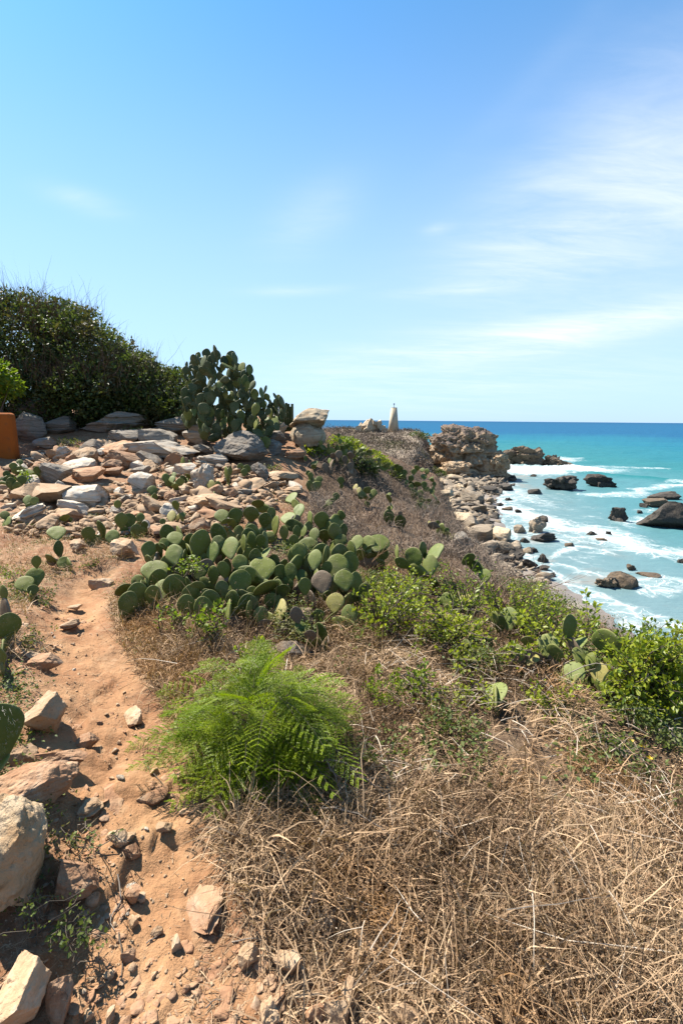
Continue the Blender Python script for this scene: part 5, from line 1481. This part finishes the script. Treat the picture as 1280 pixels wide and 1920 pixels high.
# scrub over the headland round the tower
n_ = 60000
x = rng.uniform(-12, 32, n_); y = rng.uniform(28, 128, n_); z = surf(x, y)
k = (z > -6.6 + .8 * fbm(np.column_stack([x, y]) / 5, 3, 291)) & (x < xe_f(y) + 3.5) & (rng.random(n_) < .35 + .65 * clump(x, y, 6, 301, -.4, .4))
x, y, z = x[k], y[k], z[k]; n_ = len(x)
base = np.column_stack([x, y, z - .05]); parts = []
parts.append(blades(base, rng.uniform(0, 6.3, n_), rng.uniform(.1, 1.2, n_), rng.lognormal(-.55, .4, n_), rng.lognormal(-2.3, .3, n_), .2, 2, None, .4))
parts.append(leaves(base + np.column_stack([rng.normal(size=n_) * .2, rng.normal(size=n_) * .2, rng.uniform(.1, .7, n_)]), rng.uniform(.2, .45, n_), rng.uniform(.08, .2, n_), .3))
stuff('scrub', 'brown leafless scrub covering the headland round the tower', 'far_scrub', parts)


# ------------------------------------------------------------------ shrubs
def bush(name, label, blobs, m, n_leaf, ll, base, cat='bush', twigs=0, tw_m='grey_twig', twl=.6, group=None, up=.35, gate=.0, stems=10, seed=1):
    """blobs: (centre xyz, radii xyz); leaves fill the outer shell in clumps"""
    root = tag(empty(name, tuple(base)), label, cat, group); base = np.array(base)
    vol = np.array([np.prod(b_[1]) ** .67 for b_ in blobs]); Ps, Ns = [], []
    for (c, r_), v_ in zip(blobs, vol / vol.sum()):
        n_ = int(n_leaf * v_); d = rng.normal(size=(n_, 3)); d /= np.linalg.norm(d, axis=1)[:, None]
        lump = 1 + .22 * fbm(d * 2.2 + seed + c[0], 3, seed)
        rad = lump * (1 - np.abs(rng.normal(size=n_)) * .20)
        P_ = np.array(c) + d * np.array(r_) * rad[:, None]
        g_ = fbm(P_ / (.35 * max(r_)) + seed, 3, seed + 4) > gate - .6
        Ps.append(P_[g_]); Ns.append(d[g_])
    P_ = np.concatenate(Ps); dn = np.concatenate(Ns)
    gz = ground(P_[:, 0], P_[:, 1], False) + .02; k = P_[:, 2] > gz; P_, dn = P_[k], dn[k]
    dirs = dn * .6 + rng.normal(size=P_.shape) * .7; n_ = len(P_)
    tone = np.clip(rng.normal(.42, .22, n_) + .3 * fbm(P_ / .5, 2, seed + 6), 0, 1)
    V, T, A = leaves(P_ - base, rng.uniform(.7, 1.3, n_) * ll, rng.uniform(.45, .7, n_) * ll, up, .2, tone, dirs)
    link('foliage', mk('foliage', V, T, [MAT[m]], False, {'tone': A}), root)
    ln, rd = [], []
    for _ in range(stems):
        c, r_ = blobs[int(rng.integers(len(blobs)))]; e_ = np.array(c) + rng.normal(size=3) * np.array(r_) * .45
        s_ = base + np.array([(e_[0] - base[0]) * .5, (e_[1] - base[1]) * .5, 0]); s_[2] = ground1(s_[0], s_[1]) - .05
        ln.append(bezier([s_, (s_ + e_) / 2 + rng.normal(size=3) * .08, e_], 6, .01) - base); h_ = np.linalg.norm(e_ - s_); rd.append((.012 + .012 * h_, .004))
    st_ = link('branches', tubes(ln, rd, 5, 'branches', [MAT['bark']]), root)
    if twigs:
        c_i = rng.integers(len(blobs), size=twigs); d = rng.normal(size=(twigs, 3)); d[:, 2] = np.abs(d[:, 2]) + .3; d /= np.linalg.norm(d, axis=1)[:, None]
        q = np.array([blobs[i][0] for i in c_i]) + d * np.array([blobs[i][1] for i in c_i]) * rng.uniform(.75, 1.0, twigs)[:, None] - base
        az_ = np.arctan2(d[:, 0], d[:, 1]) + rng.normal(size=twigs) * .5
        V, T, A = blades(q, az_, rng.uniform(.1, .8, twigs), rng.lognormal(math.log(twl), .45, twigs), np.full(twigs, .009 if twl > .3 else .004), .06, 4, None, .18)
        link('dry_twigs', mk('dry_twigs', V, T, [MAT[tw_m]], False, {'tone': A}), root)
    return root


def bl(px, py, d, rx, ry, rz):
    q = d / FPX; c = EYE + ray(px, py) * d
    return (tuple(c), (rx * q, ry * q, rz * q))


bush('hedge_bush', 'tallest dense dark bush with dry purplish twigs along its top', [bl(30, 680, 12.6, 100, 110, 128), bl(-60, 690, 12.4, 100, 120, 140), bl(60, 640, 13.2, 70, 90, 90), bl(40, 745, 11.9, 90, 60, 60), bl(110, 680, 12.8, 60, 80, 90)],
     'hedge_leaf', 34000, .10, wp(20, 12.8), 'bush', 2600, 'red_twig', .42, stems=16, seed=11)
bush('hedge_bush', 'second dense dark bush sloping down from the tallest one', [bl(165, 680, 12.9, 62, 90, 100), bl(130, 640, 13.4, 50, 80, 70), bl(190, 735, 12.3, 60, 70, 60), bl(140, 745, 12.1, 50, 60, 56)],
     'hedge_leaf', 21000, .095, wp(160, 12.9), 'bush', 1500, 'red_twig', .38, stems=12, seed=12)
bush('hedge_bush', 'third dark bush in the middle of the sloping hedge', [bl(235, 715, 13.0, 55, 80, 68), bl(265, 725, 12.8, 45, 70, 58), bl(225, 755, 12.4, 50, 60, 45)],
     'hedge_leaf', 16000, .095, wp(240, 12.9), 'bush', 1000, 'grey_twig', .32, stems=10, seed=13)
bush('hedge_bush', 'lowest bush of the hedge behind the tall cactus with thin dry tops', [bl(310, 740, 13.1, 50, 70, 56), bl(345, 745, 13.2, 36, 60, 46), bl(330, 765, 12.6, 50, 50, 36), bl(280, 765, 12.4, 40, 40, 36)],
     'hedge_leaf', 12000, .09, wp(320, 13.0), 'bush', 900, 'grey_twig', .3, stems=8, seed=14)
bush('lime_bush', 'small bright lime green bush above the orange wall', [bl(2, 708, 10.4, 26, 30, 34), bl(-24, 715, 10.4, 36, 40, 42), bl(24, 724, 10.4, 18, 20, 18)], 'lime_leaf', 1500, .11, wp(-4, 10.6), 'bush', stems=6, seed=15)
# green scrub along the crest below the split boulder
for q in [('crest_bush', 'yellow green bush just below the split crest boulder', [bl(585, 850, 11.3, 26, 26, 16), bl(570, 845, 11.5, 16, 20, 12)], 1500), ('crest_bush', 'yellow green bush on the crest between scattered cactus pads', [bl(640, 836, 12.3, 30, 30, 18), bl(665, 846, 12.4, 24, 30, 16)], 2000),
          ('crest_bush', 'long green bush running down the crest towards the dense cactus', [bl(695, 862, 12.7, 28, 30, 18), bl(720, 880, 12.7, 26, 30, 16), bl(738, 892, 12.5, 18, 24, 12)], 2000), ('crest_bush', 'dark green bush before the grey dead cactus', [bl(690, 880, 11.6, 20, 26, 16), bl(668, 868, 11.5, 18, 20, 13)], 1200)]:
    c = q[2][0][0]; bush(q[0], q[1], q[2], 'shrub_leaf' if 'dark' not in q[1] else 'hedge_leaf', q[3], .075, (c[0], c[1], surf1(c[0], c[1])), 'bush', 120, 'grey_twig', .3, stems=6, seed=len(q[1]))
for q in [((748, 868), 60, 'dark green bush on the scrubby headland below the tower'), ((805, 822), 92, 'dark bush beside the big outcrop on the headland'), ((780, 842), 84, 'grey green bush between the tower and the outcrop'), ((775, 808), 108, 'small dark bush right of the tower')]:
    d = q[1]; p = wp(q[0][0], d)
    bush('headland_bush', q[2], [((p[0], p[1], p[2] + .4), (d * .016, d * .02, .8)), ((p[0] + d * .013, p[1] - 1, p[2] + .1), (d * .012, d * .02, .6))], 'far_scrub' if 'grey' in q[2] else 'hedge_leaf', 700, .35, tuple(p), 'bush', stems=4, seed=len(q[2]))


def leafy(name, label, base, tops, m, ll, nper=26, cat='shrub', flowers=0, group=None, spread=.07, stem='bark', sw=.004):
    """open shrub: stems from the foot to each tip, leaves strung along the outer two thirds"""
    base = np.array(base, float); root = tag(empty(name, tuple(base)), label, cat, group)
    ln, rd, LP, LD = [], [], [], []
    for t_ in tops:
        t_ = np.array(t_); mid = base + (t_ - base) * .45 + np.array([rng.normal() * .05, rng.normal() * .05, .12 * np.linalg.norm(t_ - base)])
        c_ = bezier([base + np.array([rng.normal() * .03, rng.normal() * .03, -.02]), mid, t_], 9, .006); ln.append(c_ - base); rd.append((sw * 1.6, sw * .4))
        for _ in range(nper):
            u = rng.uniform(.3, 1.0) ** .8 * 7.99; i = int(u); p = c_[i] + (c_[i + 1] - c_[i]) * (u - i)
            tg = c_[i + 1] - c_[i]; tg /= np.linalg.norm(tg); a = rng.normal(size=3); a -= a.dot(tg) * tg; a /= np.linalg.norm(a)
            off_ = rng.random() * spread * (1.15 - u / 8)
            LP.append(p + a * off_); LD.append(a + tg * .6 + np.array([0, 0, .15]))
            if off_ > spread * .5: ln.append(np.array([p, p + a * off_ * .6, p + a * off_]) - base); rd.append((sw * .5, sw * .25))
    LP = np.array(LP); LD = np.array(LD); n_ = len(LP)
    k = LP[:, 2] > ground(LP[:, 0], LP[:, 1], False) - .02; LP, LD = LP[k], LD[k]; n_ = len(LP)
    V, T, A = leaves(LP - base, rng.uniform(.6, 1.25, n_) * ll, rng.uniform(.5, .72, n_) * ll, .55, .18, np.clip(rng.normal(.5, .27, n_), 0, 1), LD)
    link('foliage', mk('foliage', V, T, [MAT[m]], False, {'tone': A}), root)
    link('branches', tubes(ln, rd, 4, 'branches', [MAT[stem]]), root)
    for _ in range(flowers):
        t_ = np.array(tops[int(rng.integers(len(tops)))]) - base + rng.normal(size=3) * .03
        a = np.linspace(0, 2 * np.pi, 6)[:-1]; P_ = np.tile(t_, (5, 1)); D_ = np.column_stack([np.cos(a), np.sin(a), np.full(5, .5)])
        V, T, A = leaves(P_, .022, .016, .7, .1, None, D_); link('flower', mk('flower', V, T, [MAT['yellow_petal']], False, {'tone': A}), root)
    return root


def tips(px0, px1, py0, py1, d0, d1, n_):
    out = []
    for _ in range(n_):
        px, py = rng.uniform(px0, px1), rng.uniform(py0, py1); d = rng.uniform(d0, d1)
        p = EYE + ray(px, py) * d; g = ground1(p[0], p[1])
        if p[2] < g + .03: p[2] = g + .03 + rng.random() * .1
        out.append(p)
    return out


leafy('leafy_shrub', 'large bright green leafy shrub with yellow flowers at the right slope edge', wp(1240, 3.1), tips(1110, 1330, 1165, 1400, 2.8, 3.6, 150) + tips(1190, 1320, 1190, 1290, 3.0, 3.6, 40), 'shrub_leaf', .04, 30, flowers=7, spread=.10)
leafy('leafy_shrub', 'leafy green shrub tangled round the striped cactus pads', wp(1045, 3.6), tips(950, 1130, 1130, 1310, 3.25, 3.95, 50), 'shrub_leaf', .038, 22, spread=.08)
leafy('leafy_shrub', 'tall sprig of glossy leaves standing against the shallow water', wp(1098, 3.75), [pw(1096, 1112, 3.75), pw(1110, 1150, 3.75), pw(1085, 1150, 3.7), pw(1118, 1135, 3.8)], 'shrub_leaf', .05, 16, spread=.04)
leafy('leafy_shrub', 'yellow green shrub before the three big pale pads', wp(880, 4.2), tips(820, 930, 1045, 1130, 4.1, 4.7, 24), 'lime_leaf', .032, 18, spread=.07)
leafy('leafy_shrub', 'light green shrub in the straw right of the big cactus clump', wp(720, 3.7), tips(660, 800, 1080, 1210, 3.4, 4.3, 70), 'shrub_leaf', .034, 24, spread=.08)
leafy('leafy_shrub', 'green shrub thinning into straw below the yellowing cactus', wp(850, 3.7), tips(770, 930, 1110, 1260, 3.3, 4.2, 64), 'shrub_leaf', .034, 22, spread=.08)
leafy('leafy_shrub', 'yellow leaved shrub at the foot of the tall sprig', wp(1000, 4.1), tips(955, 1080, 1110, 1180, 4.0, 4.4, 26), 'lime_leaf', .034, 18, spread=.06)
leafy('leafy_shrub', 'small shrub of bright leaves along the edge right of the tall sprig', wp(1190, 3.8), tips(1130, 1280, 1155, 1215, 3.7, 4.1, 30), 'lime_leaf', .04, 18, spread=.06)
leafy('leafy_shrub', 'yellow green shrub filling the gap behind the single broad pad', wp(990, 4.0), tips(900, 1060, 1080, 1180, 3.9, 4.6, 46), 'shrub_leaf', .034, 20, spread=.08)
leafy('leafy_shrub', 'bushy green shrub in the straw under the fan of folded pads', wp(740, 4.4), tips(690, 830, 1060, 1120, 4.2, 4.9, 40), 'shrub_leaf', .034, 20, spread=.08)
leafy('leafy_shrub', 'sprawling green shrub below the single broad pad', wp(930, 3.4), tips(840, 1010, 1200, 1300, 3.1, 3.5, 44), 'shrub_leaf', .034, 18, spread=.08)
leafy('leafy_shrub', 'thin green shrub in straw before the large green shrub', wp(1060, 2.9), tips(980, 1130, 1290, 1390, 2.7, 3.1, 34), 'shrub_leaf', .032, 15, spread=.08)
leafy('leafy_shrub', 'loose yellow green plant right of the young feathery plant', wp(780, 2.9), tips(730, 840, 1240, 1340, 2.7, 3.0, 22), 'lime_leaf', .028, 13, spread=.07)
leafy('leafy_shrub', 'low green sprawling plant in the grass below the half round pad', wp(880, 2.9), tips(800, 960, 1290, 1390, 2.65, 3.0, 26), 'shrub_leaf', .03, 12, spread=.05)
leafy('leafy_shrub', 'low sprawling plant at the foot of the large green shrub', wp(1160, 2.5), tips(1100, 1260, 1380, 1480, 2.4, 2.75, 22), 'weed_leaf', .03, 14, spread=.06, flowers=4)
leafy('sprig', 'upright broad leaved sprig in the dry weeds right of the feathery shrub', wp(832, 2.45), [pw(818, 1450, 2.42), pw(838, 1462, 2.42), pw(850, 1478, 2.4)], 'shrub_leaf', .045, 8, cat='plant', spread=.03)
leafy('sprig', 'lower broad leaved sprig in the dry weeds', wp(880, 2.3), [pw(868, 1500, 2.3), pw(890, 1496, 2.28), pw(880, 1512, 2.28)], 'weed_leaf', .04, 7, cat='plant', spread=.03)
leafy('seedling', 'bright green compound leaved plant inside the broad prickly pear', pw(350, 1085, 4.15), tips(325, 378, 1035, 1075, 3.9, 4.1, 12), 'lime_leaf', .034, 14, cat='plant', spread=.05)
leafy('seedling', 'bright green plant in front of the black shade under the broad prickly pear', wp(385, 3.2), tips(340, 425, 1128, 1195, 3.15, 3.35, 16), 'lime_leaf', .045, 9, cat='plant', spread=.045)
leafy('seedling', 'small bright plant low at the foot of the broad prickly pear', wp(310, 3.3), tips(292, 325, 1130, 1160, 3.25, 3.4, 7), 'lime_leaf', .04, 7, cat='plant', spread=.04)
leafy('seedling', 'green round leaved plant between the feathery shrub and the dark rock', wp(470, 2.9), tips(435, 505, 1195, 1235, 2.75, 2.95, 14), 'shrub_leaf', .03, 8, cat='plant', spread=.04)
leafy('weed', 'leafy weed among the pads at the shaded left of the rubble', gp(50, 922), tips(30, 72, 880, 918, 7.9, 8.2, 16), 'lime_leaf', .06, 9, cat='plant', spread=.06)
leafy('weed', 'yellowish weed on the long layered slab under the hedge', gp(245, 820), tips(224, 268, 798, 818, 11.2, 11.6, 24), 'weed_leaf', .05, 8, cat='plant', spread=.06)
leafy('weed', 'dusty weed on the shaded dirt left of the orange heap', gp(135, 842), tips(105, 165, 820, 845, 10.6, 11.2, 26), 'weed_leaf', .05, 8, cat='plant', spread=.06)
leafy('weed', 'grey green weed beside the grey stone below the rounded boulder', gp(512, 892), tips(495, 530, 868, 888, 9.4, 9.8, 18), 'weed_leaf', .04, 9, cat='plant', spread=.05)
leafy('weed', 'dry weed tuft before the long pale ledge', gp(310, 890), tips(290, 335, 868, 890, 9.2, 9.6, 20), 'brown_weed', .04, 9, cat='plant', spread=.06)
leafy('weed', 'low weed in the shadow of the biggest pale boulder', gp(150, 1585), tips(125, 185, 1570, 1605, 1.55, 1.75, 10), 'weed_leaf', .016, 9, cat='plant', spread=.025, sw=.0015)
leafy('weed', 'thin grassy weed in the shade below the biggest pale boulder', gp(135, 1760), tips(100, 170, 1725, 1790, 1.35, 1.45, 12), 'weed_leaf', .02, 8, cat='plant', spread=.02, sw=.0013)
leafy('weed', 'small yellowish weed at the foot of the biggest pale boulder', gp(60, 1745), tips(40, 90, 1690, 1750, 1.38, 1.45, 10), 'weed_leaf', .014, 10, cat='plant', spread=.02, sw=.0013)
leafy('weed', 'green mat of weed under the three padded prickly pear', gp(50, 1140), tips(20, 110, 1095, 1165, 3.7, 4.1, 40), 'weed_leaf', .022, 14, cat='plant', spread=.05, sw=.0015)
leafy('weed', 'yellow green weed mat beside the thin topped pads', gp(20, 1090), tips(-10, 50, 1070, 1110, 4.1, 4.5, 26), 'lime_leaf', .02, 12, cat='plant', spread=.05, sw=.0015)
leafy('weed', 'low weed on the near side of the two dark pads', gp(55, 1215), tips(30, 80, 1195, 1225, 2.85, 3.1, 20), 'weed_leaf', .02, 12, cat='plant', spread=.04, sw=.0015)
leafy('weed', 'weed at the foot of the zigzag stack of pads', gp(165, 1068), tips(150, 180, 1058, 1070, 4.85, 5.1, 12), 'weed_leaf', .025, 12, cat='plant', spread=.04, sw=.0015)

# ------------------------------------------------------------------ the feathery shrub: compound fronds with tiny leaflets
fb = wp(490, 2.12); root = tag(empty('feathery_shrub', tuple(fb)), 'bright green feathery shrub with fern like leaves beside the path', 'shrub')
FP, FD, FU, ln, rd = [], [], [], [], []
ctr = pw(488, 1348, 2.22)
for kf in range(235):
    d = rng.normal(size=3); d[2] = abs(d[2]) * .9 - .1; d[1] = d[1] - .35; d /= np.linalg.norm(d)
    rad = np.array([.35, .28, .42]) * rng.uniform(.40, .82) * (1 + .38 * vn(d[None] * 2.1, 7)[0])
    s_ = ctr + np.array([0, .02, -.10]) + d * rad
    if s_[2] < ground1(s_[0], s_[1]) + .04: s_[2] = ground1(s_[0], s_[1]) + .04 + .08 * rng.random()
    out = d * np.array([1, 1, .35]) + rng.normal(size=3) * .35; out /= np.linalg.norm(out)
    FL = rng.uniform(.13, .30); n_p = int(rng.integers(7, 11))
    if kf % 5 == 0: ln.append(bezier([fb + rng.normal(size=3) * [.03, .03, 0], fb + (s_ - fb) * .5 + [0, 0, .08], s_], 7, .004) - fb); rd.append((.006, .0018))
    sd = np.cross(out, [0, 0, 1.0]); sd /= np.linalg.norm(sd); sd = sd * math.cos(.5 * rng.normal()) + np.array([0, 0, 1.0]) * .3 * rng.normal(); sd /= np.linalg.norm(sd)
    rach = [s_ + out * FL * u - np.array([0, 0, .35 * FL * u * u]) for u in np.linspace(0, 1, 5)]
    ln.append(np.array(rach) - fb); rd.append((.0013, .0006))
    for ip in range(n_p):
        u = (ip + .6) / n_p; p = s_ + out * FL * u - np.array([0, 0, .35 * FL * u * u]); pl_ = .085 * math.sin(math.pi * (.18 + .72 * u)) * rng.uniform(.85, 1.15)
        for sg in (-1, 1):
            pdv = sd * sg + out * .75 - np.array([0, 0, .22]); pdv /= np.linalg.norm(pdv)
            nl = 13
            for il in range(nl):
                v_ = (il + .5) / nl; q = p + pdv * pl_ * v_ - np.array([0, 0, .2 * pl_ * v_ * v_])
                FP += [q, q]; ld = np.cross(pdv, np.cross(out, sd)); FD += [out + pdv * .45 + rng.normal(size=3) * .12, -out + pdv * .45 + rng.normal(size=3) * .12]; FU += [u, u]
FP, FD, FU = np.array(FP), np.array(FD), np.array(FU); n_ = len(FP)
frt = np.repeat(rng.random(n_ // 26 + 1), 26)[:n_]
V, T, A = leaves(FP - fb, rng.uniform(.0085, .0125, n_), rng.uniform(.0032, .0045, n_), .75, .05, np.clip(.25 + .5 * frt + .2 * FU + rng.normal(size=n_) * .08, 0, 1), FD)
o = link('foliage', mk('foliage', V, T, [MAT['feather_leaf']], False, {'tone': A}), root)
link('branches', tubes(ln, rd, 4, 'branches', [MAT['bark']]), root)
# a thin young one to its right
fb2 = wp(725, 2.75)
leafy('feathery_seedling', 'thin young feathery plant in the straw right of the feathery shrub', fb2, tips(690, 760, 1225, 1330, 2.6, 2.9, 12), 'feather_leaf', .016, 60, cat='shrub', spread=.05, sw=.002)

# ------------------------------------------------------------------ dead branches and twigs
def branch(label, pts, r0, r1, m='dead_branch', subs=5, name='dead_branch', sl=.25, cat='branch'):
    pts = [np.array(p, float) for p in pts]; c_ = bezier(pts, 12, .004); base = c_[0]
    root = tag(empty(name, tuple(base)), label, cat)
    link('stem', tubes([c_ - base], [(r0, r1)], 5, 'stem', [MAT[m]]), root)
    ln, rd = [], []
    for _ in range(subs):
        i = int(rng.integers(3, 11)); d = (c_[i] - c_[i - 1]); d /= np.linalg.norm(d); d = d + rng.normal(size=3) * .6; d /= np.linalg.norm(d)
        e_ = c_[i] + d * sl * rng.uniform(.4, 1); ln.append(bezier([c_[i], (c_[i] + e_) / 2 + rng.normal(size=3) * .015, e_], 5) - base); rd.append((r1 * 1.1, r1 * .4))
    if ln: link('twigs', tubes(ln, rd, 4, 'twigs', [MAT[m]]), root)['kind'] = 'stuff'


branch('pale dead stalk arching down right from the feathery shrub', [pw(585, 1425, 2.05), pw(640, 1430, 2.0), pw(690, 1465, 1.98), pw(740, 1510, 2.0)], .005, .0015, subs=4, sl=.12)
branch('second pale dead stalk hanging from the feathery shrub', [pw(612, 1428, 2.0), pw(635, 1470, 1.97), pw(660, 1530, 1.95)], .004, .0015, subs=5, sl=.1)
branch('long straight dead stalk leaning over the dry weeds', [pw(590, 1650, 1.75), pw(690, 1590, 1.9), pw(790, 1540, 2.1), pw(880, 1490, 2.3)], .004, .0015, subs=5, sl=.2)
branch('curved grey stalk at the foot of the feathery shrub', [pw(560, 1520, 1.95), pw(620, 1515, 1.9), pw(700, 1540, 1.85), pw(760, 1600, 1.8)], .004, .0015, subs=6, sl=.15)
branch('bare grey branch standing before the dark upright pad', [pw(1062, 1325, 3.35), pw(1056, 1275, 3.4), pw(1058, 1235, 3.45)], .010, .005, subs=4, sl=.2)
branch('forked dry branch crossing the green shrub', [pw(1187, 1370, 2.95), pw(1195, 1310, 3.0), pw(1212, 1265, 3.05), pw(1260, 1215, 3.1)], .006, .002, subs=6, sl=.2)
branch('long dry branch lying level across the green shrub', [pw(1010, 1290, 3.2), pw(1110, 1245, 3.15), pw(1180, 1265, 3.1), pw(1285, 1285, 3.0)], .004, .0015, subs=6, sl=.2)
branch('bare reddish twig reaching out against the wash', [pw(925, 1110, 4.3), pw(960, 1085, 4.3), pw(1000, 1078, 4.25), pw(1016, 1058, 4.25)], .006, .002, 'red_twig', 9, sl=.25)
branch('tangled bare twigs before the wet sand', [pw(935, 1150, 4.2), pw(985, 1120, 4.2), pw(1040, 1098, 4.15), pw(1070, 1090, 4.1)], .005, .0015, 'red_twig', 14, sl=.3)
branch('thin dry stem leaning through the yellowing cactus', [pw(800, 1080, 4.4), pw(850, 1085, 4.3), pw(905, 1115, 4.2), pw(945, 1150, 4.1)], .005, .0015, 'red_twig', 8, sl=.25)
branch('grey bare branch on the brushy slope below the dense cactus', [wp(795, 8.9), pw(812, 960, 8.9), pw(826, 940, 8.9)], .008, .004, subs=3, sl=.3)
branch('bare branch beside the loose pads on the brushy slope', [wp(786, 9.2), pw(800, 955, 9.1), pw(812, 935, 9.0)], .008, .004, subs=3, sl=.3)
branch('dead stems before the fan of folded pads', [wp(680, 4.9), pw(700, 1050, 4.9), pw(735, 1025, 4.9)], .005, .002, 'straw', 10, sl=.3)
for lb, ps in [('short bent twig lying on the bottom of the path', [(221, 1640), (226, 1665), (205, 1700), (213, 1722)]), ('long thin dark twig lying along the path', [(222, 1735), (229, 1790), (218, 1848)]), ('thin curved dark twig at the path edge beside the feathery shrub', [(268, 1415), (285, 1450), (332, 1490)]),
               ('broken straw coloured twig on the right of the path', [(272, 1740), (290, 1735), (306, 1727)]), ('dry stick at the grass edge below the triangular rock', [(434, 1740), (480, 1745), (505, 1760)]), ('pale stick lying in the bottom grass', [(386, 1865), (400, 1858), (415, 1850)])]:
    P_ = []
    for q in ps: p, d = hit(*q); p[2] = surf1(p[0], p[1]) + .008; P_.append(p)
    tag(link('twig', tubes([bezier(P_, 10, .001)], [(.0028, .0012)], 4, 'twig', [MAT['bark' if 'dark' in lb else 'dead_branch']])), lb, 'twig')
